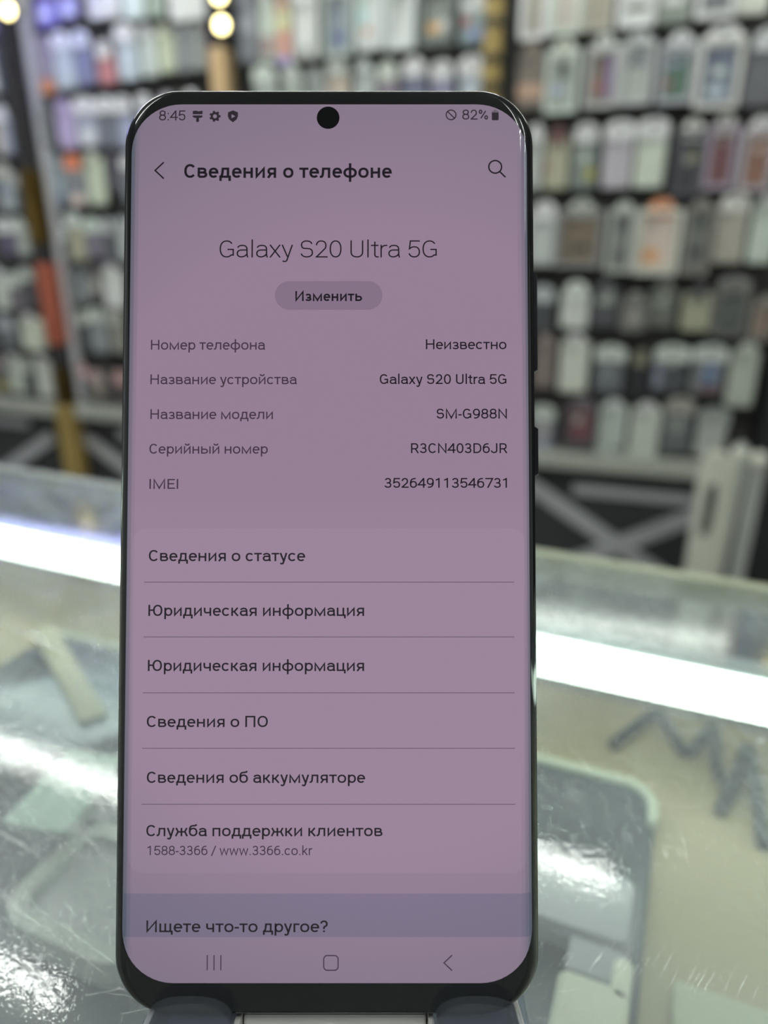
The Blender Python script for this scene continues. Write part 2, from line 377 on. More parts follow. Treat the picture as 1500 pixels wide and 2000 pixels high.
PACKS = [
('D',0,346,1517,141,63,'grey brown',(140,134,126),None,(196,206,196),[],30),
('D',0,412,1521,135,66,'lilac beige',(166,157,152),None,(172,178,170),[],30),
('D',0,480,1523,130,63,'taupe',(142,134,122),None,(150,148,138),[],30),
('D',0,557,1523,132,76,'white',(190,200,190),None,(200,210,200),[(0.1,0.72,0.8,0.12,(96,92,88))],30),
('D',0,632,1524,127,70,'grey green',(118,124,116),None,None,[(0.15,0.6,0.6,0.12,(190,200,185))],30),
('D',0,709,1527,121,77,'charcoal',(96,96,100),None,(190,198,192),[],30),
('D',0,781,1529,117,62,'cream',(192,196,178),None,None,[],30),
('D',1,345,1381,116,62,'brown',(104,94,86),None,None,[(0,0.55,1,0.25,(160,130,112))],20),
('D',1,415,1371,123,71,'pearly silver',(140,146,140),('pale green',(200,222,175),0.65),(172,180,172),[(0.05,0.55,0.5,0.2,(160,164,200)),(0.45,0.15,0.4,0.3,(80,84,80))],27),
('D',1,499,1377,119,71,'brown',(112,98,90),('grey',(178,182,176),0.5),(160,160,158),[(0.72,0.05,0.2,0.9,(112,88,150)),(0.2,0.62,0.3,0.14,(160,80,76))],27),
('D',1,571,1380,121,69,'light grey',(158,162,156),None,(164,166,166),[(0.1,0.08,0.8,0.3,(116,120,128))],22),
('D',1,651,1377,112,72,'dark green',(72,98,84),('white',(212,214,196),0.6),(150,152,156),[(0.05,0.05,0.6,0.28,(146,150,172)),(0.05,0.62,0.25,0.15,(150,74,66))],35),
('D',1,735,1365,131,87,'navy',(94,102,118),('white',(208,214,196),0.7),(188,192,182),[(0.2,0.72,0.55,0.16,(168,178,214)),(0.3,0.4,0.4,0.14,(180,186,184))],31),
('D',1,814,1363,120,68,'charcoal',(84,84,90),('silver',(176,178,180),0.6),None,[],46),
('D',2,367,1215,118,37,'silver',(160,164,160),('white',(195,208,196),0.8),None,[],38),
('D',2,416,1214,111,57,'khaki',(150,148,128),('dark red',(92,62,62),0.5),None,[(0.0,0.45,0.2,0.2,(140,96,88))],46),
('D',2,478,1213,116,61,'slate grey',(104,112,108),('white',(202,214,194),0.8),None,[(0.6,0.6,0.3,0.22,(150,146,72)),(0.3,0.3,0.4,0.2,(150,158,150))],42),
('D',2,549,1213,118,67,'lilac',(162,156,164),('white',(210,222,200),0.95),None,[],46),
('D',2,619,1214,119,70,'cream white',(180,190,174),('white',(214,226,202),0.95),None,[],44),
('D',2,698,1196,128,61,'black',(44,45,49),('pale green',(190,200,180),0.7),(74,74,80),[(0.28,0.3,0.42,0.2,(140,138,134)),(0.75,0.28,0.2,0.16,(132,132,50))],41),
('D',2,763,1209,124,63,'dark red',(102,62,64),('grey',(158,160,152),0.6),(140,130,142),[(0.22,0.02,0.4,0.22,(170,166,160))],30),
('D',2,833,1203,122,66,'brown',(122,86,70),('white',(206,216,196),0.7),(152,146,150),[(0.35,0.18,0.35,0.18,(180,165,158))],38),
('D',3,398,1047,123,60,'pale grey',(164,168,166),('white',(190,202,190),0.8),None,[],44),
('D',3,482,1046,126,105,'olive brown',(108,94,78),('silver',(160,164,156),0.5),(122,122,120),[(0.3,0.62,0.5,0.16,(56,54,54))],41),
('D',3,575,1035,137,61,'dark grey',(98,99,98),None,(152,156,148),[(0.2,0.4,0.6,0.2,(128,130,126))],41),
('D',3,656,1031,140,95,'peach',(186,172,162),('orange',(212,128,92),0.55),(176,178,168),[(0.08,0.62,0.5,0.26,(206,140,98))],25),
('D',3,738,1032,144,60,'black and grey',(104,106,102),None,(112,110,104),[(0.1,0.06,0.8,0.2,(60,66,66)),(0.1,0.62,0.8,0.16,(48,48,54))],20),
('D',3,806,1055,127,69,'taupe',(152,148,138),('white',(186,192,180),0.8),None,[],21),
('D',3,871,1055,128,57,'white',(172,182,172),None,None,[],20),
('D',4,409,894,88,57,'black',(62,63,67),('silver',(150,156,156),0.9),None,[],64),
('D',4,486,903,91,70,'white',(184,193,180),('white',(180,190,178),0.7),None,[],52),
('D',4,556,908,92,66,'charcoal',(70,70,74),None,None,[(0.25,0.08,0.5,0.32,(150,154,146))],35),
('D',4,622,903,73,58,'taupe grey',(148,144,140),None,(104,104,100),[],55),
('D',4,685,910,92,65,'grey green',(90,92,86),None,None,[(0.25,0.12,0.4,0.3,(136,142,134))],29),
('D',4,759,906,87,67,'beige',(142,142,122),('black',(70,70,72),0.4),None,[],39),
('D',4,831,899,110,74,'dark green grey',(78,83,80),('grey',(106,106,104),0.9),(98,98,94),[],46),
('D',4,900,892,83,48,'salmon',(144,120,110),None,(120,116,108),[],80),
('D',5,423,754,120,56,'mauve brown',(114,102,98),None,None,[],20),
('D',5,497,746,131,74,'white',(184,190,176),None,None,[],26),
('D',5,581,751,97,72,'dark grey',(92,95,100),('pale grey',(166,174,166),1.0),None,[(0.2,0.3,0.5,0.35,(108,112,116))],55),
('D',5,651,742,97,49,'black',(33,34,38),('olive',(112,110,92),0.6),None,[],64),
('D',5,721,759,95,80,'dark grey',(66,68,72),('white',(164,172,164),1.0),None,[(0.0,0.1,0.25,0.8,(116,118,132)),(0.35,0.0,0.35,0.3,(140,144,138))],52),
('D',5,805,759,98,76,'grey',(112,114,114),('white',(164,170,164),1.0),None,[(0.35,0.15,0.5,0.35,(104,116,142)),(0.3,0.45,0.5,0.3,(88,104,126)),(0.3,0.7,0.6,0.25,(96,70,78))],42),
('D',5,880,735,137,65,'pale grey',(158,163,152),None,None,[],20),
('D',6,432,579,111,60,'lilac grey',(128,128,142),('white',(168,176,168),1.0),None,[(0.3,0.2,0.5,0.35,(150,146,142))],56),
('D',6,526,615,108,77,'dark red',(108,66,70),None,(90,84,88),[(0.2,0.05,0.35,0.45,(160,158,152))],23),
('D',6,603,592,130,73,'silver white',(166,174,168),None,None,[(0.5,0.8,0.4,0.12,(120,124,122))],20),
('D',6,681,591,131,75,'white',(176,180,170),None,None,[],20),
('D',6,756,613,117,71,'mottled grey',(92,95,98),('taupe',(136,134,126),0.9),None,[(0.2,0.25,0.5,0.3,(126,130,126))],29),
('D',6,833,610,105,70,'pale grey',(162,164,160),('grey',(132,136,132),1.0),None,[(0.6,0.8,0.35,0.2,(146,144,112))],20),
('A',0,-1132,1641,74,24,'violet lit',(150,150,206),None,None,[],20),  # glow of the violet strip put into the case colour
('A',1,-1149,1497,100,21,'cream',(190,192,178),('bluish white',(205,215,240),0.9),None,[],44),
('A',1,-1129,1491,97,17,'dark slate',(72,78,84),None,None,[],53),
('A',2,-1163,1340,107,35,'beige grey',(160,156,150),('white',(190,194,188),1.0),None,[],50),
('A',2,-1132,1338,106,24,'blue grey',(130,134,152),('white',(184,190,190),1.0),None,[],47),
('A',3,-1171,1191,105,62,'silver blue',(140,146,148),('beige',(160,160,150),0.9),None,[(0.2,0.3,0.6,0.3,(112,122,136))],42),
('A',3,-1129,1190,82,18,'black',(46,51,54),('beige',(158,156,148),0.9),None,[],66),
('A',4,-1201,1068,81,70,'dark purple',(76,68,92),('white',(184,192,182),1.0),None,[],42),
('A',4,-1142,1065,86,44,'silver',(154,158,152),('white',(170,178,168),0.9),None,[],39),
('A',5,-1260,903,117,50,'white',(178,184,174),None,None,[],48),
('A',5,-1207,904,89,52,'mauve',(98,90,98),('white',(178,186,176),1.0),None,[],75),
('A',5,-1149,912,100,58,'black',(58,55,60),('pale grey',(160,166,158),0.9),None,[],53),
('A',6,-1266,785,78,79,'dark grey',(88,91,95),('silver',(152,154,158),0.8),None,[],40),
('A',6,-1166,780,102,93,'cream white',(180,184,168),None,None,[],22),
('A',7,-1322,646,92,56,'black and gold',(80,80,76),('mauve',(140,128,130),0.8),None,[(0,0.7,1,0.3,(142,132,82))],47),
('A',7,-1262,639,115,58,'white',(174,180,168),None,None,[],31),
('A',7,-1208,642,91,47,'black',(52,54,56),('pale grey',(160,164,154),0.9),None,[],47),
('A',7,-1151,633,120,62,'white',(184,190,178),None,None,[],27),
('B',0,-944,1640,75,72,'violet lit',(112,106,166),None,None,[(0.2,0.45,0.5,0.3,(170,170,225))],20),  # case and patch colours include the violet strip's light
('B',0,-871,1653,62,58,'lavender',(140,138,190),None,None,[(0.3,0.6,0.5,0.3,(176,180,222))],20),  # violet light from the strip above, painted into case and patch
('B',0,-763,1644,71,102,'white',(196,212,214),None,None,[],20),
('B',0,-671,1635,80,69,'pale blue grey',(176,186,194),None,None,[],20),
('B',0,-605,1634,81,50,'grey green',(134,144,134),None,None,[],20),
('B',0,-510,1619,96,121,'pale green',(198,214,194),None,None,[],20),
('B',1,-968,1483,124,50,'mauve grey',(126,118,130),None,None,[(0.05,0.72,0.9,0.26,(176,112,72))],33),
('B',1,-907,1492,113,69,'silver white',(166,174,178),('lavender white',(184,190,212),0.9),None,[],35),
('B',1,-840,1496,107,59,'blue lilac',(110,112,142),('lavender',(176,180,216),0.9),None,[],41),
('B',1,-774,1496,79,58,'salmon red',(166,112,114),('peach',(205,192,180),0.7),None,[],69),
('B',1,-704,1500,107,66,'pale blue grey',(166,174,182),('white',(190,196,214),0.9),None,[],28),
('B',1,-641,1505,102,46,'silver',(176,182,178),None,None,[],27),
('B',1,-588,1511,88,51,'beige green',(168,174,152),None,None,[],20),
('B',1,-538,1510,89,42,'grey',(120,123,126),None,None,[],20),
('B',1,-495,1510,89,34,'silver grey',(136,140,138),None,None,[],20),
('B',1,-463,1514,81,26,'dark mauve',(104,90,96),None,None,[],24),
('B',2,-988,1355,101,31,'grey green',(130,136,130),None,(96,98,98),[],27),
('B',2,-928,1347,108,65,'lilac',(152,138,170),None,None,[],28),
('B',2,-858,1350,102,71,'silver lavender',(146,149,164),('white',(204,208,222),1.0),None,[(0.1,0.6,0.8,0.3,(184,192,220))],40),
('B',2,-788,1345,103,58,'charcoal',(94,97,106),('white',(206,210,220),1.0),None,[],48),
('B',2,-734,1340,107,48,'lavender grey',(142,146,168),('white',(200,204,212),1.0),None,[],49),
('B',3,-979,1203,120,50,'blue grey',(120,130,136),None,None,[(0.25,0.72,0.5,0.28,(78,88,110))],24),
('B',3,-922,1202,111,59,'grey',(128,130,134),('orange',(184,112,82),0.9),None,[(0.3,0.4,0.4,0.25,(78,74,80)),(0.1,0.75,0.8,0.25,(190,168,160))],34),
('B',3,-853,1201,123,65,'pale green',(168,175,156),None,None,[],26),
('B',3,-785,1234,85,57,'dark aubergine',(66,62,72),None,None,[],21),
('B',4,-992,1036,91,25,'dark teal',(58,65,68),('silver',(158,164,162),1.0),None,[],76),
('B',4,-947,1051,112,57,'khaki',(148,145,124),('white',(176,184,176),0.9),None,[],39),
('B',4,-887,1060,89,59,'purple grey',(106,100,114),('pale green',(172,184,172),0.9),None,[],52),
('B',4,-831,1049,97,50,'charcoal',(72,72,78),('silver',(154,158,156),0.9),None,[],55),
('B',4,-782,1050,104,43,'silver',(166,172,170),None,None,[],80),
('B',5,-957,931,85,48,'grey',(112,119,121),None,None,[],20),
('B',5,-908,938,93,47,'dark brown',(84,80,80),None,None,[(0.2,0.35,0.6,0.35,(160,158,150))],20),
('B',5,-839,919,110,76,'cream white',(194,200,184),None,None,[],20),
('B',6,-963,788,99,41,'black',(58,62,67),('pale green',(160,166,154),1.0),None,[],44),
('B',6,-913,784,114,55,'blue grey',(126,131,134),('white',(170,178,168),1.0),None,[],33),
('B',6,-847,787,106,59,'taupe',(124,123,114),('pale grey',(150,152,142),1.0),None,[],26),
('B',7,-987,641,88,33,'dark grey',(72,73,80),('pink',(180,146,144),0.8),None,[(0.4,0.2,0.4,0.5,(98,98,102))],59),
('B',7,-945,642,68,47,'taupe',(128,120,110),('pink beige',(164,146,142),1.0),None,[],74),
('B',7,-900,645,87,39,'black',(64,60,62),None,None,[],52),
('B',7,-853,645,68,52,'dark maroon',(82,70,72),('pink',(176,144,140),0.9),None,[],74),
('C',0,-353,1519,130,62,'dark grey',(112,114,122),None,None,[(0.25,0.2,0.5,0.3,(150,152,160))],30),
('C',0,-299,1517,133,41,'pale grey',(170,178,170),None,None,[(0.1,0.6,0.8,0.3,(140,120,120))],30),
('C',0,-256,1508,131,40,'lime and coral',(182,138,126),None,None,[(0.0,0.05,1,0.38,(214,236,150)),(0.0,0.86,1,0.14,(150,140,182))],30),
('C',0,-198,1515,133,66,'white',(186,192,184),('white',(205,212,205),0.9),None,[(0.05,0.6,0.9,0.2,(212,218,214)),(0.4,0.8,0.2,0.2,(80,82,80))],30),
('C',0,-112,1516,130,75,'slate blue',(122,128,138),None,(148,156,152),[(0.15,0.62,0.7,0.25,(92,100,128))],30),
('C',0,-35,1521,118,73,'mint white',(184,202,192),None,None,[(0.1,0.25,0.3,0.3,(160,190,205)),(0.3,0.58,0.25,0.14,(170,130,104))],30),
('C',0,42,1520,118,69,'white',(192,202,190),None,(180,190,184),[],30),
('C',0,126,1520,110,81,'grey',(122,127,122),None,(92,96,94),[(0.12,0.6,0.5,0.24,(214,146,98)),(0.62,0.55,0.3,0.24,(190,196,198))],30),
('C',0,210,1518,110,67,'grey green',(124,138,142),None,None,[(0.05,0.1,0.9,0.3,(186,200,188)),(0.1,0.5,0.3,0.16,(150,84,78)),(0.4,0.72,0.5,0.2,(110,122,160))],30),
('C',1,-312,1360,131,65,'silver',(162,168,164),('white',(172,180,172),0.9),None,[],26),
('C',1,-238,1360,128,58,'pale grey',(160,166,160),('silver',(160,166,160),0.8),None,[],20),
('C',1,-176,1359,120,53,'grey',(140,144,142),None,None,[],36),
('C',1,-117,1359,136,62,'beige',(172,160,148),('silver',(160,164,158),0.8),None,[],21),
('C',1,-49,1361,130,55,'silver',(158,164,162),None,None,[],25),
('C',1,10,1360,118,54,'mauve',(132,122,134),('pale grey',(174,180,170),0.8),None,[],42),
('C',1,74,1360,121,58,'blue grey',(104,106,128),('white',(214,220,208),0.85),None,[],39),
('C',1,141,1359,113,57,'violet grey',(134,132,156),('white',(212,220,204),0.85),None,[],48),
('C',1,214,1360,116,65,'lavender',(168,176,188),('pale green',(190,204,188),1.0),None,[],42),
]
rows = {}
for i, p in enumerate(PACKS): rows.setdefault((p[0], p[1]), []).append(i)
for (pn, r), ids in rows.items():
    ids.sort(key=lambda i: PACKS[i][2])
    for k, i in enumerate(ids):
        _, _, s, h, hh, w, cn, rgb, tg, fr, sp, gap = PACKS[i]
        t = package(pn, s, h, hh, w, rgb, tg, fr, sp, gap, dz=0.004*((k+r) % 2))
        what = cn+' phone case'
        extra = ', '+tg[0]+' tab' if tg else ', rimmed pack' if fr else ''
        pos = NTH[k]+' from left' if k < len(ids)-1 or len(ids) == 1 else 'rightmost'
        if len(ids) == 1: pos = 'alone'
        lab = '%s%s, %s in %s row %s' % (what, extra, pos, ORD[r], PN[pn])
        if len(lab.split()) > 16: lab = '%s, %s in %s row %s' % (what, pos, ORD[r], PN[pn])
        tag(t, lab, 'phone case', 'phone cases hung on the panel '+PG[pn])
# the rows go on behind the standing phone
GREY = [(150, 152, 148), (96, 96, 98), (178, 184, 174), (124, 122, 118), (70, 70, 74), (140, 128, 124), (160, 156, 164), (108, 112, 118)]
for pn, s0, s1, hs in (('C', -330, 240, (1209, 1047, 902, 749, 604)), ('B', -740, -490, (1348, 1205, 1050, 925, 786, 645)), ('D', 350, 351, (1047, 902, 749, 604))):
    for h in hs:
        s = s0+(72 if h == 1348 else 0)
        while s <= s1:
            t = package(pn, s, h, 104, 60, GREY[random.randrange(8)], ('white', (196, 204, 192), 0.7) if random.random() < 0.6 else None, None, [], 20)
            tag(t, 'phone case hung on the wall directly behind the standing phone', 'phone case', 'phone cases behind the standing phone')
            s += 72

# rows above the picture, which only show as soft patches mirrored in the counter glass
for pn, s0, s1, h in (('A', -1720, -1150, 1790), ('B', -980, -490, 1790), ('C', -360, 240, 1690), ('C', -360, 240, 1850), ('D', 352, 930, 1688), ('D', 352, 930, 1860)):
    s = s0
    while s <= s1:
        t = package(pn, s, h, 78 if h == 1688 else 112, 58, GREY[random.randrange(8)], ('white', (196, 204, 192), 0.8), None, [], 20)
        tag(t, 'phone case in the rows above the top edge of the photo', 'phone case', 'phone cases above the top edge of the photo')
        s += 72

# folded white stools leaning before the black base cabinet
M_stool = noise_mat('stool_white_plastic', (236, 238, 222), (224, 227, 212), 9, 0.45)
M_stoolg = noise_mat('stool_grey_plastic', (196, 200, 194), (180, 184, 180), 9, 0.45)
def lean_slab(name, m, parent, p_top, p_bot, wt, wb, y, th=0.022, slot=None):
    d = Vector((p_bot[0]-p_top[0], 0, p_bot[1]-p_top[1]))
    n = 14; L = []; Rr = []
    def edge(t, sgn):
        ww = (wt+(wb-wt)*t)/2
        return Vector((p_top[0]+d.x*t+sgn*ww, 0, p_top[1]+d.z*t))
    outer = [edge(1, -1), edge(1, 1), edge(0.06, 1), edge(0.015, 0.75), edge(0, 0.4), edge(0, -0.4), edge(0.015, -0.75), edge(0.06, -1)]
    bm = bmesh.new()
    F = [[bm.verts.new((q.x, yy, q.z)) for q in outer] for yy in (y, y+th)]
    m_ = len(outer)
    for i in range(m_): bm.faces.new((F[0][i], F[0][(i+1) % m_], F[1][(i+1) % m_], F[1][i]))
    H = None
    if slot:
        (t0, t1, sw) = slot
        cl = lambda t, sg: Vector((p_top[0]+d.x*t+sg*sw/2, 0, p_top[1]+d.z*t))
        hp = [cl(t0+0.03, -1), cl(t0, -0.4), cl(t0, 0.4), cl(t0+0.03, 1), cl(t1-0.03, 1), cl(t1, 0.4), cl(t1, -0.4), cl(t1-0.03, -1)]
        H = [[bm.verts.new((q.x, yy, q.z)) for q in hp] for yy in (y, y+th)]
        for i in range(8): bm.faces.new((H[0][i], H[0][(i+1) % 8], H[1][(i+1) % 8], H[1][i]))
    for k in (0, 1):
        eds = []
        for Lp in ([F[k]]+([H[k]] if H else [])):
            for i in range(len(Lp)): eds.append(bm.edges.get((Lp[i], Lp[(i+1) % len(Lp)])))
        bmesh.ops.triangle_fill(bm, use_beauty=True, edges=eds)
    return link_obj(name, bm_mesh(name, bm), m, parent)
so = Vector((0, 1.7, 0))
st = empty('folding_stool', so, WROT)
tag(st, 'white folded plastic stool with a slotted side, right of the phone behind the counter', 'stool')
lean_slab('side_panel', M_stool, st, (0.752, 0.682), (0.744, 0.0), 0.068, 0.030, -0.02, slot=(0.10, 0.29, 0.024))
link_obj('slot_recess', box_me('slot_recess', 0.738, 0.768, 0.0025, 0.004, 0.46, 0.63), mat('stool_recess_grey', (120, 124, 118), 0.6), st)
lean_slab('leg', M_stool, st, (0.790, 0.660), (0.775, 0.0), 0.022, 0.036, 0.0045)
st2 = empty('folding_stool', so, WROT)
tag(st2, 'grey white folded stool standing between the slotted stool and the black cabinet', 'stool')
lean_slab('leg', M_stoolg, st2, (0.805, 0.690), (0.765, 0.0), 0.036, 0.060, 0.040)
lean_slab('leg', M_stoolg, st2, (0.842, 0.672), (0.835, 0.0), 0.030, 0.036, 0.040)
for px, pz in ((0.803, 0.668), (0.842, 0.655)):
    bm = bmesh.new(); bmesh.ops.create_uvsphere(bm, u_segments=14, v_segments=8, radius=0.021)
    for v in bm.verts: v.co = Vector((v.co.x*0.95+px, v.co.y*0.8+0.050, v.co.z+pz))
    link_obj('foot_cap', bm_mesh('foot_cap', bm), M_stool, st2, smooth=True)

# ------------------------------------------------------------------ glass showcase the phone stands on
TOP = 0.950; SHELF = 0.876
def glass_top_mat():
    m = bpy.data.materials.new('counter_glass_scratched'); m.use_nodes = True; nt = m.node_tree; nt.nodes.clear(); N = nt.nodes.new; L = nt.links.new
    out = N('ShaderNodeOutputMaterial'); tc = N('ShaderNodeTexCoord')
    def layer(ang, sx, sy, lo, hi, seed):
        mp = N('ShaderNodeMapping'); mp.inputs['Rotation'].default_value = (0, 0, math.radians(ang)); mp.inputs['Scale'].default_value = (sx, sy, 1); mp.inputs['Location'].default_value = (seed, seed*1.7, 0)
        # rotate first, then stretch
        mp0 = N('ShaderNodeMapping'); mp0.inputs['Rotation'].default_value = (0, 0, math.radians(ang))
        mp.inputs['Rotation'].default_value = (0, 0, 0)
        n = N('ShaderNodeTexNoise'); n.inputs['Scale'].default_value = 1.0; n.inputs['Detail'].default_value = 1.0
        r = N('ShaderNodeMapRange'); r.inputs[1].default_value = lo; r.inputs[2].default_value = hi
        L(tc.outputs['Object'], mp0.inputs[0]); L(mp0.outputs[0], mp.inputs[0]); L(mp.outputs[0], n.inputs['Vector']); L(n.outputs['Fac'], r.inputs[0])
        return r.outputs[0]
    def mx(a, b, op='MAXIMUM'):
        q = N('ShaderNodeMath'); q.operation = op
        for i, v in enumerate((a, b)):
            if isinstance(v, (int, float)): q.inputs[i].default_value = v
            else: L(v, q.inputs[i])
        q.use_clamp = op in ('ADD',)
        return q.outputs[0]
    lines = None
    for i, (ang, sx, sy) in enumerate(((18, 22, 2600), (47, 30, 2200), (-35, 26, 2400), (75, 34, 2000), (-70, 24, 2300), (8, 12, 1500), (-15, 20, 2800), (62, 16, 2600))):
        l = layer(ang, sx, sy, 0.662, 0.715, 3.1*i+0.7)
        lines = l if lines is None else mx(lines, l)
    patch = N('ShaderNodeTexNoise'); patch.inputs['Scale'].default_value = 9; patch.inputs['Detail'].default_value = 2; L(tc.outputs['Object'], patch.inputs['Vector'])
    pr = N('ShaderNodeMapRange'); pr.inputs[1].default_value = 0.35; pr.inputs[2].default_value = 0.65; L(patch.outputs['Fac'], pr.inputs[0])
    lines_p = mx(lines, pr.outputs[0], 'MULTIPLY')
    cl = N('ShaderNodeTexNoise'); cl.inputs['Scale'].default_value = 14; cl.inputs['Detail'].default_value = 4
    mpc = N('ShaderNodeMapping'); mpc.inputs['Scale'].default_value = (1.0, 2.2, 1); L(tc.outputs['Object'], mpc.inputs[0]); L(mpc.outputs[0], cl.inputs['Vector'])
    cr = N('ShaderNodeMapRange'); cr.inputs[1].default_value = 0.35; cr.inputs[2].default_value = 0.75; cr.inputs[3].default_value = HAZE0; cr.inputs[4].default_value = HAZE1; L(cl.outputs['Fac'], cr.inputs[0])
    spk = N('ShaderNodeTexVoronoi'); spk.inputs['Scale'].default_value = 55; L(tc.outputs['Object'], spk.inputs['Vector'])
    sr = N('ShaderNodeMapRange'); sr.inputs[1].default_value = 0.075; sr.inputs[2].default_value = 0.045; sr.inputs[3].default_value = 0; sr.inputs[4].default_value = 0.45; L(spk.outputs['Distance'], sr.inputs[0])
    spr = N('ShaderNodeMath'); spr.operation = 'GREATER_THAN'; spr.inputs[1].default_value = 0.86
    sx_ = N('ShaderNodeSeparateColor'); L(spk.outputs['Color'], sx_.inputs[0]); L(sx_.outputs[0], spr.inputs[0])
    specks = mx(sr.outputs[0], spr.outputs[0], 'MULTIPLY')
    haze = mx(mx(cr.outputs[0], mx(lines_p, 0.42, 'MULTIPLY'), 'ADD'), specks, 'ADD')
    tr = N('ShaderNodeBsdfTransparent'); tr.inputs[0].default_value = (0.955, 0.975, 0.962, 1)
    df = N('ShaderNodeBsdfDiffuse'); df.inputs[0].default_value = (0.74, 0.83, 0.83, 1)
    gl = N('ShaderNodeBsdfGlossy'); gl.inputs['Roughness'].default_value = 0.018
    bp = N('ShaderNodeBump'); bp.inputs['Strength'].default_value = 0.11; bp.inputs['Distance'].default_value = 0.0004
    fine = N('ShaderNodeTexNoise'); fine.inputs['Scale'].default_value = 700; fine.inputs['Detail'].default_value = 2; L(tc.outputs['Object'], fine.inputs['Vector'])
    hb = mx(lines, mx(fine.outputs['Fac'], 0.5, 'MULTIPLY'), 'ADD'); L(hb, bp.inputs['Height']); L(bp.outputs[0], gl.inputs['Normal'])
    fr = N('ShaderNodeFresnel'); fr.inputs[0].default_value = 1.52
    ge = N('ShaderNodeNewGeometry'); iv = N('ShaderNodeMath'); iv.operation = 'SUBTRACT'; iv.inputs[0].default_value = 1.0; L(ge.outputs['Backfacing'], iv.inputs[1])
    fm = N('ShaderNodeMath'); fm.operation = 'MULTIPLY'; L(fr.outputs[0], fm.inputs[0]); L(iv.outputs[0], fm.inputs[1])
    m1 = N('ShaderNodeMixShader'); m2 = N('ShaderNodeMixShader')
    L(haze, m1.inputs[0]); L(tr.outputs[0], m1.inputs[1]); L(df.outputs[0], m1.inputs[2])
    L(fm.outputs[0], m2.inputs[0]); L(m1.outputs[0], m2.inputs[1]); L(gl.outputs[0], m2.inputs[2]); L(m2.outputs[0], out.inputs[0])
    return m
HAZE0, HAZE1 = 0.08, 0.20
M_gtop = glass_top_mat()
M_gclear = clear_mat('showcase_glass', (0.94, 0.97, 0.95), 0.03, (0.75, 0.82, 0.76), 0.04, 1.5)
M_gedge = noise_mat('glass_edge_trim', (170, 176, 150), (150, 158, 136), 30, 0.3, stretch=(1, 1, 1))
M_shelf = noise_mat('shelf_olive_beige', (146, 134, 104), (158, 147, 116), 7, 0.6)
M_alu2 = mat('rail_aluminium', (196, 202, 204), 0.35, 0.6)
M_led = mat('led_glow_green_white', (240, 255, 240), 0.4, emit=(236, 255, 240), power=LED_POWER)
M_body = noise_mat('showcase_body_grey', (150, 154, 152), (160, 163, 160), 4, 0.5)
sh = empty('glass_showcase', (0, 0, 0), CROT)
tag(sh, 'glass topped showcase with a bright strip light, carrying the phone on its stand', 'showcase')
C0, C1, V0, V1 = -0.95, 0.62, -0.09, 0.328
def sbox(name, m, c0, c1, v0, v1, z0, z1, bevel=0.0, parent=sh):
    return link_obj(name, box_me(name, c0, c1, v0, v1, z0, z1, bevel=bevel), m, parent)
sbox('glass_top', M_gtop, C0, C1, V0, V1-0.004, TOP-0.006, TOP)
sbox('edge_trim', M_gedge, C0, C1, V1-0.004, V1+0.004, TOP-0.012, TOP+0.0005, 0.001)
sbox('display_shelf', M_shelf, C0+0.006, C1-0.006, V0+0.006, V1-0.002, SHELF-0.008, SHELF)
sbox('back_panel', M_gclear, C0, C1, V1-0.002, V1+0.003, 0.80, TOP-0.012)
sbox('front_panel', M_gclear, C0, C1, V0-0.003, V0+0.002, 0.45, TOP-0.006)
sbox('cabinet_body', M_body, C0, C1, V0, V1, 0.0, 0.80, 0.004)
sbox('side_panel', M_gclear, C0-0.004, C0, V0, V1, 0.80, TOP-0.006)
sbox('side_panel', M_gclear, C1, C1+0.004, V0, V1, 0.80, TOP-0.006)
ls = sbox('light_strip', M_alu2, C0+0.01, C1-0.01, 0.259, 0.272, TOP-0.020, TOP-0.0065, 0.001)
sbox('strip_diffuser', M_led, C0+0.01, C1-0.01, 0.238, 0.259, TOP-0.0125, TOP-0.0065, 0.0015, ls)

# things lying in the showcase
def cobj(name, c, v, z, rot=0.0): return empty(name, cpt(c, v, z), (0, 0, -CYAW+rot))
M_tray = noise_mat('tray_navy_black', (28, 36, 44), (36, 44, 52), 12, 0.35)
M_trim = noise_mat('tray_rim_pale', (188, 192, 172), (174, 180, 162), 60, 0.4)
tr_ = cobj('display_tray', -0.153, 0.130, SHELF+0.0005); tag(tr_, 'dark navy tray with a pale back rim under the glass, reaching behind the phone', 'tray')
link_obj('tray_base', slab_me('tray_base', 0.1655, 0.1315, 0.014, 0.0, 0.005, 0.001), M_tray, tr_)
rimpts = [(-0.160, 0.1295), (0.1525, 0.1295)]+[(0.1525+0.012*math.sin(math.radians(q)), 0.1175+0.012*math.cos(math.radians(q))) for q in range(10, 91, 10)]+[(0.1645, 0.108)]
link_obj('tray_rim', tube_me('tray_rim', [(x, y, 0.0056) for x, y in rimpts], 0.0019, 8), M_trim, tr_, smooth=True)
def flat_phone(c, v, z, rot, hx, hy, mb, mscr, label, th=0.008, r=0.009, group=None):
    t = cobj('display_phone', c, v, z, rot); tag(t, label, 'phone', group)
    link_obj('phone_body', slab_me('phone_body', hx, hy, r, 0.0, th, 0.002), mb, t)
    link_obj('phone_screen', slab_me('phone_screen', hx-0.003, hy-0.003, r-0.002, th, th+0.0004, 0.0), mscr, t)
    cb = link_obj('side_button', box_me('side_button', hx-0.0005, hx+0.0008, 0.01, 0.03, th*0.35, th*0.65, bevel=0.0003), mb, t)
    return t
M_lav = mat('phone_lavender_grey', (142, 140, 148), 0.3, 0.0, 0.3); M_lavs = noise_mat('screen_lavender_film', (158, 156, 164), (146, 145, 152), 20, 0.25)
M_cream = noise_mat('dummy_cream', (214, 214, 196), (200, 200, 182), 12, 0.45)
M_mint = noise_mat('card_mint', (176, 196, 180), (160, 184, 168), 18, 0.5)
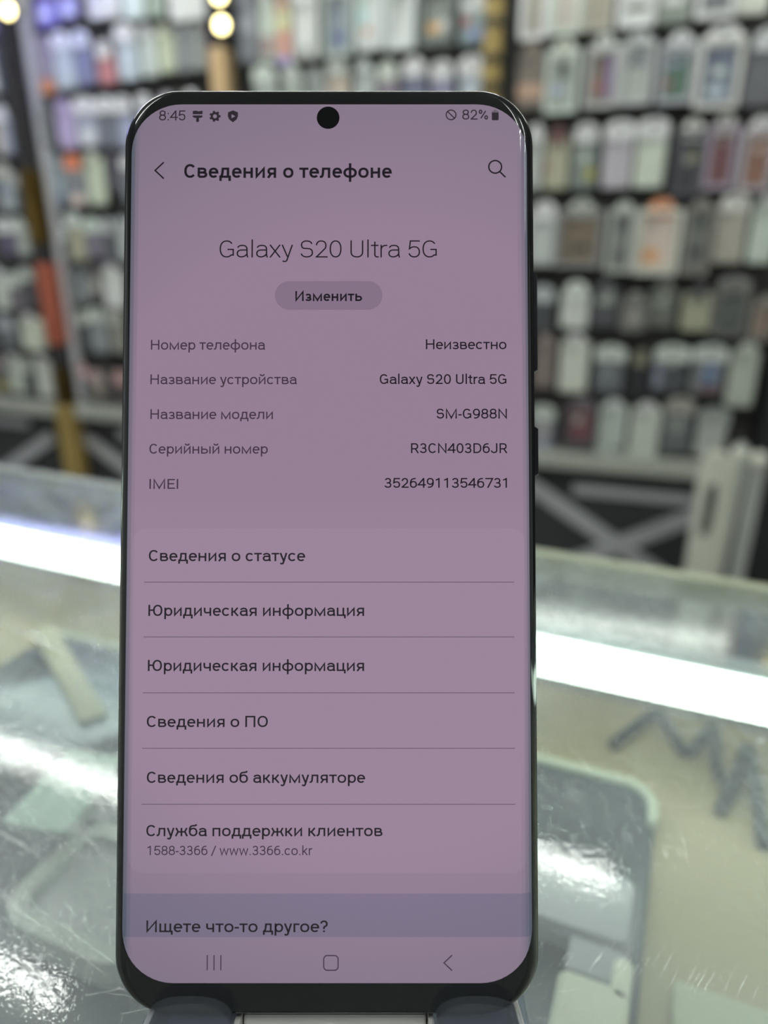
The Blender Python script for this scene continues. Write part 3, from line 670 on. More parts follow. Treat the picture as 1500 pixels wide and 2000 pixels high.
M_wst = noise_mat('stand_white', (170, 174, 164), (158, 162, 152), 18, 0.4)
M_pale = noise_mat('card_pale_olive', (162, 164, 140), (154, 156, 134), 10, 0.5)
M_cable = mat('cable_black', (40, 46, 48), 0.45)
M_beige = noise_mat('strap_beige', (146, 142, 116), (138, 134, 110), 10, 0.6)
ZT = SHELF+0.006
t = cobj('lavender_box', -0.0305, 0.1862, ZT); tag(t, 'lavender grey box lying in the dark tray just right of the standing phone', 'box')
link_obj('box_body', slab_me('box_body', 0.0392, 0.0143, 0.0045, 0.0, 0.009, 0.0015), M_lav, t)
link_obj('box_lid', slab_me('box_lid', 0.0378, 0.0129, 0.0035, 0.009, 0.0100, 0.0003), M_lavs, t)
t = cobj('plastic_holder', -0.0005, 0.131, ZT); tag(t, 'cream and lavender plastic holder in the tray at the bottom right of the phone', 'holder')
link_obj('holder_arm', box_me('holder_arm', -0.0088, 0.0080, 0.028, 0.0402, 0.0, 0.0095, bevel=0.001), M_lavs, t)
link_obj('holder_base', slab_me('holder_base', 0.0100, 0.0525, 0.003, 0.0, 0.0115, 0.0015), M_cream, t, loc=(0, -0.0255, 0))
link_obj('holder_tip', slab_me('holder_tip', 0.0028, 0.0070, 0.0027, 0.0, 0.0115, 0.001), M_cream, t, loc=(0.0072, 0.0300, 0))
o = link_obj('pale_card', slab_me('pale_card', 0.12, 0.055, 0.002, 0.0, 0.0025, 0.0004), M_pale, None, cpt(0.142, 0.124, SHELF+0.0005), CROT)
tag(o, 'pale olive card lying on the showcase shelf at the bottom right corner', 'card')
ZC = SHELF+0.003
cab = [(-0.008, 0.286), (0.001, 0.305), (0.010, 0.322), (0.017, 0.305), (0.023, 0.290), (0.029, 0.305), (0.035, 0.322), (0.036, 0.305), (0.035, 0.284), (0.041, 0.274), (0.034, 0.256), (0.042, 0.275), (0.049, 0.315), (0.050, 0.295), (0.051, 0.276), (0.0515, 0.248)]
fine = []
for i in range(len(cab)-1):
    for k in range(4):
        a, b = cab[i], cab[i+1]; q = k/4; fine.append((a[0]+(b[0]-a[0])*q, a[1]+(b[1]-a[1])*q))
fine.append(cab[-1])
for _ in range(3): fine = [fine[0]]+[((fine[i-1][0]+2*fine[i][0]+fine[i+1][0])/4, (fine[i-1][1]+2*fine[i][1]+fine[i+1][1])/4) for i in range(1, len(fine)-1)]+[fine[-1]]
o = link_obj('black_cable', tube_me('black_cable', [(x, y, 0.0028) for x, y in fine], 0.0026, 8), M_cable, None, (0, 0, SHELF), CROT, smooth=True)
tag(o, 'black zigzag cable lying on the showcase shelf at the right', 'cable')
# left side of the phone
flat_phone(-0.255, 0.185, ZT, math.radians(-38), 0.034, 0.070, M_cable, mat('screen_slate', (84, 96, 106), 0.25), 'dark slate phone lying askew in the tray, left of the standing phone')
o = link_obj('beige_strap', box_me('beige_strap', -0.052, 0.052, -0.0060, 0.0060, 0.0, 0.002, bevel=0.001), M_beige, None, cpt(-0.270, 0.222, ZT+0.009), (0, 0, -CYAW-math.radians(31)))
tag(o, 'beige strap lying across the dark slate phone under the glass', 'strap')
t = cobj('price_card', -0.194, 0.151, ZT+0.0175, math.radians(12)); tag(t, 'pale mint card held on a clip under the glass, left of the standing phone', 'card')
link_obj('card_sheet', slab_me('card_sheet', 0.0125, 0.020, 0.002, 0.0, 0.0012, 0.0), M_mint, t)
link_obj('card_clip', box_me('card_clip', -0.004, 0.004, -0.008, 0.008, -0.0165, 0.0, bevel=0.001), M_wst, t)
t = cobj('plastic_dock', -0.155, 0.128, ZT); tag(t, 'white plastic phone dock with a raised rim under the glass, lower left of the phone', 'dock')
link_obj('dock_base', slab_me('dock_base', 0.0262, 0.0212, 0.012, 0.0, 0.006, 0.001), mat('dock_grey', (150, 150, 152), 0.4), t)
dr = ring_me('dock_rim', 0.0275, 0.0225, 0.013, 0.0060, -0.010, 0.0, 8); dr.transform(Matrix.Rotation(-PI/2, 4, 'X'))
for v in dr.vertices: v.co.z = abs(v.co.z)
link_obj('dock_rim', dr, M_wst, t)
t = cobj('price_card', -0.225, 0.118, ZT+0.001, math.radians(55)); tag(t, 'long pale card lying at the left edge under the glass', 'card')
link_obj('card_sheet', slab_me('card_sheet', 0.013, 0.050, 0.003, 0.0, 0.0015, 0.0), M_wst, t)

SCR_BG, SCR_CARD, SCR_BLUE, SCR_BTN = (150, 128, 150), (155, 132, 155), (130, 117, 142), (134, 114, 136)

# ------------------------------------------------------------------ stroke lettering (drawn as line strokes, no font files)
def A(cx, cy, rx, ry, a0, a1, n=14, e=2.25):
    P = []
    for i in range(n+1):
        a = math.radians(a0+(a1-a0)*i/n); c, s = math.cos(a), math.sin(a)
        P.append((cx+rx*math.copysign(abs(c)**(2/e), c), cy+ry*math.copysign(abs(s)**(2/e), s)))
    return P
def O(l, r, b, t, a0=0, a1=360, n=28): return A((l+r)/2, (b+t)/2, (r-l)/2, (t-b)/2, a0, a1, n)
def glyph(ch, w):
    """advance and centre lines of one character; cap height 0.711, x height 0.528"""
    h = w/2; H = 0.711; T = H-h; X = 0.528; xt = X-h; B = h; D = -0.205
    lat = {'а': 'a', 'с': 'c', 'е': 'e', 'о': 'o', 'р': 'p', 'у': 'y', 'х': 'x', 'С': 'C', 'О': 'O', 'М': 'M', 'Е': 'E', 'Н': 'Hc', 'І': 'I'}
    ch = lat.get(ch, ch)
    if ch == ' ': return 0.25, []
    if ch == '.': return 0.265, [[(0.13, 0), (0.13, w*1.05)]]
    if ch == ':': return 0.25, [[(0.125, 0), (0.125, w*1.05)], [(0.125, X-w*1.05), (0.125, X)]]
    if ch == '-': return 0.29, [[(0.03, 0.27), (0.26, 0.27)]]
    if ch == '/': return 0.40, [[(0.04, -0.06), (0.35, H)]]
    if ch == '%': return 0.73, [O(0.06+h, 0.30-h, 0.40+h, T, 0, 360, 20), O(0.43+h, 0.67-h, B, 0.31-h, 0, 360, 20), [(0.20, 0.09), (0.52, 0.62)]]
    if ch == '?': return 0.48, [A(0.235, T-0.165, 0.175-h/2, 0.165, 172, -38, 14)+[(0.26, 0.33), (0.235, 0.27), (0.235, 0.19)], [(0.235, 0), (0.235, w*1.05)]]
    l, r = 0.055+h, 0.51-h; m = 0.5615
    if ch == '0': return m, [O(l, r, B, T)]
    if ch == '1': return m, [[(0.09, 0.555), (0.345-h, T-0.02)], [(0.345-h, 0), (0.345-h, H)]]
    if ch == '2': return m, [A(0.275, T-0.19, 0.205-h, 0.19, 178, -35, 14)+[(0.10, B)], [(0.06, B), (0.52, B)]]
    if ch == '3': return m, [A(0.265, T-0.155, 0.20-h, 0.155, 165, -90, 14)+[(0.19, T-0.31)], [(0.22, T-0.31)]+A(0.265, (T-0.31+B)/2, 0.225-h, (T-0.31-B)/2, 90, -168, 16)]
    if ch == '4': return m, [[(0.40, 0), (0.40, H)], [(0.39, T), (0.055, 0.215), (0.54, 0.215)]]
    if ch == '5': return m, [[(0.50, T), (0.14, T), (0.105, 0.36)]+A(0.285, 0.235, 0.225-h, 0.235-B, 120, -165, 16)]
    if ch == '6': return m, [[(0.43, T), (0.38, T)]+A(0.36, 0.36, 0.36-l, T-0.36, 100, 180, 8)+[(l, 0.23)], O(l, r, B, 0.45)]
    if ch == '7': return m, [[(0.04, T), (0.50, T), (0.19, 0)]]
    if ch == '8': return m, [O(0.075+h, 0.49-h, 0.375, T), O(0.05+h, 0.515-h, B, 0.375)]
    if ch == '9': return m, [[(0.13, B), (0.18, B)]+A(0.20, 0.35, r-0.20, 0.35-B, -80, 0, 8)+[(r, 0.48)], O(l, r, 0.26, T)]
    # latin capitals
    if ch == 'G': return 0.68, [O(0.06+h, 0.60-h, B, T, 38, 325, 24)[:-1]+[(0.605-h, 0.10), (0.605-h, 0.335), (0.36, 0.335)]]
    if ch == 'S': return 0.595, [A(0.295, T-0.165, 0.225-h, 0.165, 12, 235, 14)+A(0.30, B+0.178, 0.24-h, 0.178, 62, -170, 16)]
    if ch == 'U': return 0.65, [[(0.08+h, H), (0.08+h, 0.23)]+A(0.325, 0.23, 0.245-h, 0.23-B, 180, 360, 14)+[(0.57-h, H)]]
    if ch == 'I': return 0.27, [[(0.135, 0), (0.135, H)]]
    if ch == 'M': return 0.873, [[(0.08+h, 0), (0.08+h, T), (0.436, B), (0.793-h, T), (0.793-h, 0)]]
    if ch == 'E': return 0.57, [[(0.53, T), (0.08+h, T), (0.08+h, B), (0.535, B)], [(0.08+h, 0.37), (0.48, 0.37)]]
    if ch == 'R': return 0.63, [[(0.08+h, 0), (0.08+h, T), (0.30, T)]+A(0.33, (T+0.31)/2, 0.22-h, (T-0.31)/2, 90, -90, 12)+[(0.08+h, 0.31)], [(0.36, 0.31), (0.55, 0)]]
    if ch == 'C': return 0.635, [O(0.06+h, 0.605-h, B, T, 38, 322, 24)]
    if ch == 'N': return 0.713, [[(0.08+h, 0), (0.08+h, T), (0.633-h, B), (0.633-h, H)]]
    if ch == 'D': return 0.656, [[(0.08+h, B), (0.08+h, T), (0.28, T)]+A(0.30, H/2, 0.30-h, T-H/2, 90, -90, 18)+[(0.08+h, B)]]
    if ch == 'J': return 0.55, [[(0.47-h, H), (0.47-h, 0.20)]+A(0.255, 0.20, 0.215-h, 0.20-B, 0, -178, 12)]
    if ch == 'O': return 0.688, [O(0.06+h, 0.628-h, B, T)]
    if ch == 'Hc': return 0.713, [[(0.08+h, 0), (0.08+h, H)], [(0.633-h, 0), (0.633-h, H)], [(0.08+h, 0.37), (0.633-h, 0.37)]]
    # cyrillic capitals
    if ch == 'И': return 0.716, [[(0.08+h, H), (0.08+h, B), (0.636-h, T), (0.636-h, 0)]]
    if ch == 'П': return 0.713, [[(0.08+h, 0), (0.08+h, T), (0.633-h, T), (0.633-h, 0)]]
    if ch == 'Ю': return 0.93, [[(0.08+h, 0), (0.08+h, H)], [(0.08+h, 0.37), (0.36, 0.37)], O(0.34+h, 0.87-h, B, T)]
    # lower case shared by both scripts
    if ch == 'o': return 0.57, [O(0.045+h, 0.525-h, B, xt)]
    if ch == 'c': return 0.52, [O(0.045+h, 0.50-h, B, xt, 40, 320, 22)]
    if ch == 'e': return 0.53, [[(0.05+h, 0.275), (0.495-h, 0.275)]+A(0.27, X/2, 0.225-h, xt-X/2, 4, 318, 24)]
    if ch == 'a': return 0.544, [A(0.265, xt-0.14, 0.19-h/2, 0.14, 165, 0, 12)+[(0.46-h/2, 0.10), (0.475, 0.0)], [(0.45-h/2, 0.31), (0.26, 0.31)]+A(0.24, (0.31+B)/2, 0.19-h, (0.31-B)/2, 90, 270, 12)+[(0.28, B+0.005), (0.38, 0.07), (0.46-h/2, 0.15)]]
    if ch == 'p': return 0.56, [[(0.07+h, D), (0.07+h, X)], O(0.075+h, 0.52-h, B, xt)]
    if ch == 'y': return 0.475, [[(0.02+h, X), (0.245, 0.03)], [(0.455-h, X), (0.235, -0.08)]+A(0.14, -0.09, 0.085, 0.075, -20, -95, 6)+[(0.06, D+h+0.035)]]
    if ch == 'x': return 0.497, [[(0.03+h, X), (0.467-h, 0)], [(0.467-h, X), (0.03+h, 0)]]
    if ch == 'l': return 0.243, [[(0.12, 0), (0.12, 0.75)]]
    if ch == 't': return 0.327, [[(0.16, 0.66), (0.16, 0.13)]+A(0.25, 0.13, 0.09, 0.13-B, 180, 275, 6)+[(0.31, B)], [(0.01, xt), (0.30, xt)]]
    if ch == 'r': return 0.34, [[(0.07+h, 0), (0.07+h, X)], A(0.28, xt-0.19, 0.21-h, 0.19, 180, 82, 8)+[(0.33, xt-0.005)]]
    if ch == 'w': return 0.75, [[(0.03+h, X), (0.21, B*0.6), (0.375, xt), (0.54, B*0.6), (0.72-h, X)]]
    if ch == 'k': return 0.507, [[(0.07+h, 0), (0.07+h, 0.75)], [(0.47-h, X), (0.07+h, 0.20)], [(0.21, 0.30), (0.48-h, 0)]]
    # cyrillic lower case
    if ch == 'в': return 0.565, [[(0.07+h, B), (0.07+h, xt), (0.29, xt)]+A(0.30, (xt+0.275)/2, 0.18-h, (xt-0.275)/2, 90, -90, 10)+[(0.07+h, 0.275)], [(0.28, 0.275)]+A(0.31, (0.275+B)/2, 0.215-h, (0.275-B)/2, 90, -90, 10)+[(0.07+h, B)]]
    if ch == 'г': return 0.40, [[(0.07+h, 0), (0.07+h, xt), (0.385, xt)]]
    if ch == 'д': return 0.595, [[(0.03+h, -0.16), (0.03+h, B), (0.57-h, B), (0.57-h, -0.16)], [(0.49-h, B), (0.49-h, xt), (0.19, xt), (0.175, 0.26), (0.15, 0.13), (0.085, B)]]
    if ch == 'ж': return 0.78, [[(0.39, 0), (0.39, X)], [(0.04+h, X), (0.21, 0.275), (0.39, 0.275)], [(0.74-h, X), (0.57, 0.275), (0.39, 0.275)], [(0.20, 0.29), (0.02+h, 0)], [(0.58, 0.29), (0.76-h, 0)]]
    if ch == 'з': return 0.49, [A(0.235, xt-0.118, 0.19-h, 0.118, 160, -90, 12)+[(0.16, xt-0.236)], [(0.20, xt-0.236)]+A(0.24, (xt-0.236+B)/2, 0.21-h, (xt-0.236-B)/2, 90, -165, 14)]
    if ch in 'ий':
        S = [[(0.07+h, X), (0.07+h, B*1.2), (0.51-h, xt), (0.51-h, 0)]]
        if ch == 'й': S.append(A(0.29, 0.725, 0.115, 0.105, 180, 360, 10))
        return 0.58, S
    if ch == 'к': return 0.525, [[(0.07+h, 0), (0.07+h, X)], [(0.07+h, 0.275), (0.24, 0.275), (0.48-h, X)], [(0.225, 0.29), (0.50-h, 0)]]
    if ch == 'л': return 0.585, [[(0.51-h, 0), (0.51-h, xt), (0.18, xt), (0.168, 0.25), (0.145, 0.11), (0.10, 0.055), (0.02, B)]]
    if ch == 'м': return 0.75, [[(0.07+h, 0), (0.07+h, xt), (0.375, B), (0.68-h, xt), (0.68-h, 0)]]
    if ch == 'н': return 0.58, [[(0.07+h, 0), (0.07+h, X)], [(0.51-h, 0), (0.51-h, X)], [(0.07+h, 0.275), (0.51-h, 0.275)]]
    if ch == 'п': return 0.58, [[(0.07+h, 0), (0.07+h, xt), (0.51-h, xt), (0.51-h, 0)]]
    if ch == 'т': return 0.465, [[(0.02, xt), (0.445, xt)], [(0.2325, 0), (0.2325, xt)]]
    if ch == 'ф': return 0.72, [[(0.36, D), (0.36, 0.75)], O(0.045+h, 0.675-h, B, xt)]
    if ch == 'ц': return 0.595, [[(0.07+h, X), (0.07+h, B), (0.575-h, B), (0.575-h, -0.15)], [(0.49-h, B), (0.49-h, X)]]
    if ch == 'ч': return 0.55, [[(0.06+h, X), (0.06+h, 0.33)]+A(0.20, 0.33, 0.14-h, 0.12, 180, 270, 8)+[(0.32, 0.21), (0.48-h, 0.24)], [(0.48-h, 0), (0.48-h, X)]]
    if ch == 'щ': return 0.80, [[(0.07+h, X), (0.07+h, B), (0.775-h, B), (0.775-h, -0.15)], [(0.695-h, B), (0.695-h, X)], [(0.382, B), (0.382, X)]]
    if ch in 'ьы':
        S = [[(0.07+h, X), (0.07+h, B), (0.29, B)]+A(0.30, (0.32+B)/2, 0.215-h, (0.32-B)/2, -90, 90, 10)+[(0.07+h, 0.32)]]
        if ch == 'ы': S.append([(0.69-h, 0), (0.69-h, X)]); return 0.76, S
        return 0.54, S
    if ch == 'я': return 0.55, [[(0.475-h, 0), (0.475-h, xt), (0.26, xt)]+A(0.25, (xt+0.22)/2, 0.185-h, (xt-0.22)/2, 90, 270, 10)+[(0.475-h, 0.22)], [(0.24, 0.22), (0.04+h, 0)]]
    if ch == 'б': return 0.565, [O(0.045+h, 0.525-h, B, 0.49), [(0.045+h, 0.26)]+A(0.25, 0.42, 0.205-h, 0.235, 190, 92, 10)+[(0.36, 0.67), (0.44, 0.69), (0.455, 0.76)]]
    raise KeyError(ch)
def stroke_bm(bm, pts, w, fx, nfun, closed=False):
    """thick polyline with mitred corners mapped onto the screen surface"""
    P = [Vector((x, y)) for x, y in pts]
    Q = [P[0]]
    for p in P[1:]:
        if (p-Q[-1]).length > 1e-5: Q.append(p)
    closed = closed or ((Q[0]-Q[-1]).length < 1e-4)
    if closed and (Q[0]-Q[-1]).length < 1e-4: Q.pop()
    n = len(Q); L = []; h = w/2
    for i in range(n):
        a = Q[i-1] if (i > 0 or closed) else None; b = Q[(i+1) % n] if (i < n-1 or closed) else None
        d1 = (Q[i]-a).normalized() if a is not None else None; d2 = (b-Q[i]).normalized() if b is not None else None
        d1 = d1 or d2; d2 = d2 or d1
        n1 = Vector((-d1.y, d1.x)); n2 = Vector((-d2.y, d2.x)); mm = n1+n2
        if mm.length < 0.2: mm = n1.copy()
        mm.normalize(); k = h/max(0.42, mm.dot(n1))
        L.append((Q[i]+mm*k, Q[i]-mm*k))
    V = []
    for p, q in L:
        row = []
        for s in (p, q):
            u, v = fx(s.x, s.y); row.append(bm.verts.new((u/1000, v/1000, nfun(u, v)/1000)))
        V.append(row)
    for i in range(n if closed else n-1):
        j = (i+1) % n
        f = bm.faces.new((V[i][1], V[j][1], V[j][0], V[i][0]))

# ------------------------------------------------------------------ the phone
KS = 1.018
HX, HY, RC = 38.0, 83.45, 10.0                            # millimetres
PROF = [(3.6, 0.0), (2.9, -0.10), (2.2, -0.32), (1.6, -0.64), (1.1, -1.05), (0.7, -1.50), (0.42, -2.0)]
def prof_depth(i):
    if i >= PROF[0][0]: return 0.0
    for (a, da), (b, db) in zip(PROF[:-1], PROF[1:]):
        if i >= b: return db+(da-db)*(i-b)/(a-b)
    return PROF[-1][1]
YI = 0.40
def ring_dims(i): return HX-i, HY-YI*i, RC-0.75*i
def surf(u, v):
    """front glass depth below the flat front, in millimetres"""
    u, v = abs(u), abs(v)
    if u < HX-RC-4 and v < HY-RC-4: return 0.0
    lo, hi = 0.0, 3.6
    def inside(i):
        a, b, r = ring_dims(i); qx, qy = u-(a-r), v-(b-r)
        return math.hypot(max(qx, 0), max(qy, 0))+min(max(qx, qy), 0)-r <= 0
    if inside(3.6): return 0.0
    for _ in range(18):
        m = (lo+hi)/2
        if inside(m): lo = m
        else: hi = m
    return prof_depth(lo)
M_glass = mat('phone_black_glass', (10, 10, 12), 0.04, 0.0, 1.0, spec=0.0)
M_frame = mat('phone_frame_dark_metal', (24, 24, 28), 0.2, 0.9)
M_key = mat('phone_key_black', (30, 30, 36), 0.35, 0.6)
LEAN = math.radians(22.4)
ph = empty('smartphone', (-0.01019, 0.11701, 1.04247), (PI/2-LEAN, 0, 0))
tag(ph, 'large black smartphone standing upright on the glass, screen lit lavender with Russian text', 'phone')
def mm_ring(i, z, n=14):
    a, b, r = ring_dims(i); return [(x/1000, y/1000, z/1000) for x, y in rrect(a, b, max(r, 0.5), n)]
link_obj('front_glass', bm_mesh('front_glass', loft([mm_ring(i, d-0.10) for i, d in PROF], True, False)), M_glass, ph, smooth=False)
fr = link_obj('metal_frame', bm_mesh('metal_frame', loft([mm_ring(0.42, -2.10), mm_ring(0.30, -2.20), mm_ring(0.12, -2.9), mm_ring(0.0, -4.2), mm_ring(0.0, -4.8), mm_ring(0.12, -5.9), mm_ring(0.42, -6.8)], False, False)), M_frame, ph, smooth=True)
link_obj('back_glass', bm_mesh('back_glass', loft([mm_ring(i, -8.8-d) for i, d in PROF[::-1]], False, True)), M_glass, ph)
for o_ in ph.children:
    for p_ in o_.data.polygons: p_.use_smooth = len(p_.vertices) <= 4
for (v0, v1, lb) in ((31.6, 50.2, 'long volume key'), (12.2, 21.3, 'short power key')):
    pts = [(HX-0.6, -5.4), (HX+0.60, -5.4), (HX+0.75, -5.1), (HX+0.75, -3.9), (HX+0.60, -3.6), (HX-0.6, -3.6)]
    k = link_obj('side_key', bm_mesh('side_key', loft([[(x/1000, (v0+e)/1000, z/1000) for x, z in [(HX-0.6+(px-HX+0.6)*s, pz) for px, pz in pts]] for e, s in ((0, 0.6), (0.35, 1.0), (v1-v0-0.35, 1.0), (v1-v0, 0.6))])), M_key, ph)
    k['label'] = lb
# camera module on the back
link_obj('camera_module', slab_me('camera_module', 0.0125, 0.021, 0.004, -0.0105, -0.0088, 0.0004), M_glass, ph, loc=(-0.021, 0.056, 0))
# lit screen: a patch that follows the curved glass
def screen_patch(name, u0, u1, v0, v1, r, lift, m, parent, nu=60, nv=90, n=12):
    u0, u1, v0, v1, r = u0*KS, u1*KS, v0*KS, v1*KS, r*KS
    cu, cv_ = (u0+u1)/2, (v0+v1)/2; hu, hv = (u1-u0)/2, (v1-v0)/2
    us = [-hu+2*hu*k/nu for k in range(nu+1)]
    for k in range(1, 26): us += [hu-0.12*k, -hu+0.12*k]
    us = sorted(us)
    bm = bmesh.new()
    # rows across the patch, narrowed in the rounded corners
    vs_ = []
    for k in range(n+1): vs_.append(-hv+r*(1-math.cos(math.radians(90*k/n))))
    for k in range(1, 13): vs_.append(-hv+r+(2*hv-2*r)*k/12.0)
    for k in range(1, n+1): vs_.append(hv-r+r*math.sin(math.radians(90*k/n)))
    rowsv = []
    for v in vs_:
        dy = max(0.0, abs(v)-(hv-r)); half = hu-r+math.sqrt(max(0.0, r*r-dy*dy))
        rowsv.append([bm.verts.new(((cu+x/hu*half)/1000, (cv_+v)/1000, (surf(cu+x/hu*half, cv_+v)+lift)/1000)) for x in us])
    for a, b in zip(rowsv[:-1], rowsv[1:]):
        for i in range(len(us)-1): bm.faces.new((a[i], a[i+1], b[i+1], b[i]))
    return link_obj(name, bm_mesh(name, bm), m, parent, smooth=True)
def screen_mat(name, rgb, k=1.0):
    m = mat(name, (8, 7, 9), 0.35, 0.0, 1.0, emit=rgb, power=k, spec=0.0)
    nt = m.node_tree; lw = nt.nodes.new('ShaderNodeLayerWeight'); lw.inputs[0].default_value = 0.5   # OLED light falls off steeply on the curved sides
    r = nt.nodes.new('ShaderNodeValToRGB'); r.color_ramp.elements[0].position = 0.085; r.color_ramp.elements[1].position = 0.30
    r.color_ramp.elements[0].color = (*lin(rgb), 1); r.color_ramp.elements[1].color = (*lin((rgb[0]*0.60, rgb[1]*0.74, rgb[2]*0.72)), 1)
    nt.links.new(lw.outputs['Facing'], r.inputs[0]); nt.links.new(r.outputs[0], nt.nodes['Principled BSDF'].inputs['Emission Color'])
    return m
M_scr = screen_mat('screen_lit_lavender', SCR_BG)
M_cardm = screen_mat('screen_lit_card', SCR_CARD)
M_cardb = screen_mat('screen_lit_bluish_card', SCR_BLUE)
M_btn = screen_mat('screen_lit_button', SCR_BTN)
M_ink = screen_mat('screen_ink_dark', (26, 17, 28)); M_ink2 = screen_mat('screen_ink_soft', (66, 50, 66)); M_ink1 = screen_mat('screen_ink_grey', (46, 34, 46))
M_line = screen_mat('screen_divider', (112, 96, 114)); M_nav = screen_mat('screen_nav_ink', (72, 54, 72))
M_soft = screen_mat('screen_battery_soft', (118, 100, 116))
scr = screen_patch('screen', -35.25, 35.65, -75.78, 78.42, 9.0, 0.010, M_scr, ph)
screen_patch('screen_card', -34.2, 34.8, -57.14, 2.44, 2.6, 0.018, M_cardm, scr)
screen_patch('screen_card', -35.1, 35.5, -68.0, -60.62, 0.15, 0.018, M_cardb, scr, n=2)
screen_patch('button_pill', -9.37, 9.73, 41.24, 46.39, 2.57, 0.018, M_btn, scr)
INK = {0: M_ink, 1: M_ink1, 2: M_ink2}
def flat_fx(x, y): return x, y
def text_line(txt, u0, u1, vb, cap, wt, dark):
    wt = {0.125: 0.116, 0.055: 0.052, 0.088: 0.090, 0.095: 0.098}.get(wt, wt)
    u0, u1, vb, cap = u0*KS, u1*KS, vb*KS, cap*KS
    x = 0.0; G = []
    lo, hi = 1e9, -1e9
    for ch in txt:
        adv, S = glyph(ch, wt)
        for s in S:
            G.append([(px+x, py) for px, py in s])
            for px, py in s: lo = min(lo, px+x-wt*0.45); hi = max(hi, px+x+wt*0.45)
        x += adv-0.022
    wt_draw = wt
    sy = cap/0.711; sx = (u1-u0)/(hi-lo)
    bm = bmesh.new()
    for k, s in enumerate(G):
        stroke_bm(bm, s, wt, lambda a, b: (u0+(a-lo)*sx, vb+b*sy), lambda u, v: surf(u, v)+0.028)
    return link_obj('text_line', bm_mesh('text_line', bm), INK[dark], scr)
TEXT = [
('8:45',-30.26,-25.49,75.49,1.82,0.082,1),
('82%',24.04,28.62,75.64,1.82,0.082,1),
('Сведения о телефоне',-25.66,11.38,65.03,2.51,0.125,0),
('Galaxy S20 Ultra 5G',-19.24,19.39,50.63,3.09,0.055,0),
('Изменить',-5.73,6.10,42.80,1.79,0.125,0),
('Номер телефона',-31.27,-11.04,34.09,1.77,0.088,2),
('Неизвестно',17.45,31.69,34.18,1.77,0.088,0),
('Название устройства',-31.30,-5.39,27.93,1.76,0.088,2),
('Galaxy S20 Ultra 5G',9.28,31.65,27.97,1.76,0.088,0),
('Название модели',-31.23,-9.62,21.74,1.75,0.088,2),
('SM-G988N',19.32,31.71,21.83,1.75,0.088,0),
('Серийный номер',-31.34,-10.49,15.61,1.75,0.088,2),
('R3CN403D6JR',14.79,31.76,15.71,1.75,0.088,0),
('IMEI',-31.27,-26.23,9.40,1.74,0.088,2),
('352649113546731',10.10,31.64,9.58,1.74,0.088,0),
('Сведения о статусе',-31.23,-3.83,-3.31,1.96,0.095,0),
('Юридическая информация',-31.21,6.51,-12.88,1.95,0.095,0),
('Юридическая информация',-31.19,6.52,-22.45,1.94,0.095,0),
('Сведения о ПО',-31.27,-10.23,-32.14,1.94,0.095,0),
('Сведения об аккумуляторе',-31.16,6.72,-41.74,1.93,0.095,0),
('Служба поддержки клиентов',-31.15,9.74,-50.86,1.92,0.095,0),
('1588-3366 / www.3366.co.kr',-31.02,-2.31,-54.09,1.60,0.085,2),
('Ищете что-то другое?',-30.97,0.29,-67.17,1.99,0.095,0),

]
for tx in TEXT: text_line(*tx)
def ink_strokes(name, strokes, w, m, lift=0.028):
    bm = bmesh.new()
    for s in strokes: stroke_bm(bm, s, w, lambda a, b: (a*KS, b*KS), lambda u, v: surf(u, v)+lift)
    return link_obj(name, bm_mesh(name, bm), m, scr)
def ink_polys(name, polys, m, lift=0.028):
    bm = bmesh.new()
    for p in polys: bm.faces.new([bm.verts.new((u*KS/1000, v*KS/1000, (surf(u*KS, v*KS)+lift)/1000)) for u, v in p])
    return link_obj(name, bm_mesh(name, bm), m, scr)
for v in (-6.98, -16.54, -26.22, -35.80, -45.40):
    ink_strokes('divider_line', [[(-32.05+q*(64.85/8), v) for q in range(9)]], 0.16, M_line, 0.024)
ink_strokes('back_arrow', [[(-29.35, 67.87), (-30.89, 66.38), (-29.32, 64.89)]], 0.26, M_ink)
ink_strokes('search_icon', [A(29.88, 67.03, 1.15, 1.15, 0, 360, 24, 2.0), [(30.66, 66.2), (31.72, 65.13)]], 0.26, M_ink)
ink_strokes('recents_icon', [[(u, -71.05), (u, -73.6)] for u in (-20.43, -19.26, -18.09)], 0.19, M_nav)
ink_strokes('home_icon', [rrect(1.24, 1.24, 0.62, 6, 0.87, -72.36)+[rrect(1.24, 1.24, 0.62, 6, 0.87, -72.36)[0]]], 0.20, M_nav)
ink_strokes('back_icon', [[(21.74, -71.05), (20.34, -72.36), (21.73, -73.66)]], 0.21, M_nav)
ink_strokes('no_sound_icon', [A(22.02, 76.5, 0.88, 0.88, 0, 360, 24, 2.0), [(21.42, 77.1), (22.62, 75.9)]], 0.20, M_ink1)
# paint roller, gear and shield of the status bar
ink_polys('brush_icon', [[(-24.25, 77.2), (-23.7, 77.28), (-23.2, 77.15), (-22.5, 77.28), (-22.5, 76.62), (-24.25, 76.62)], [(-24.25, 76.4), (-22.5, 76.4), (-22.5, 76.1), (-22.85, 75.95), (-23.9, 75.95), (-24.25, 76.1)], [(-23.6, 75.95), (-23.15, 75.95), (-23.1, 75.35), (-23.25, 75.2), (-23.5, 75.2), (-23.65, 75.35)]], M_ink1)
gear = []
for k in range(7):
    a0 = 2*PI*k/7
    gear.append([(-20.27+rr*math.cos(a0+da), 76.24+rr*math.sin(a0+da)) for rr, da in ((0.62, -0.26), (1.03, -0.20), (1.03, 0.20), (0.62, 0.26))])
gi = ink_polys('gear_icon', gear, M_ink1)
ink_strokes('gear_icon', [A(-20.27, 76.24, 0.58, 0.58, 0, 360, 20, 2.0)], 0.42, M_ink1)
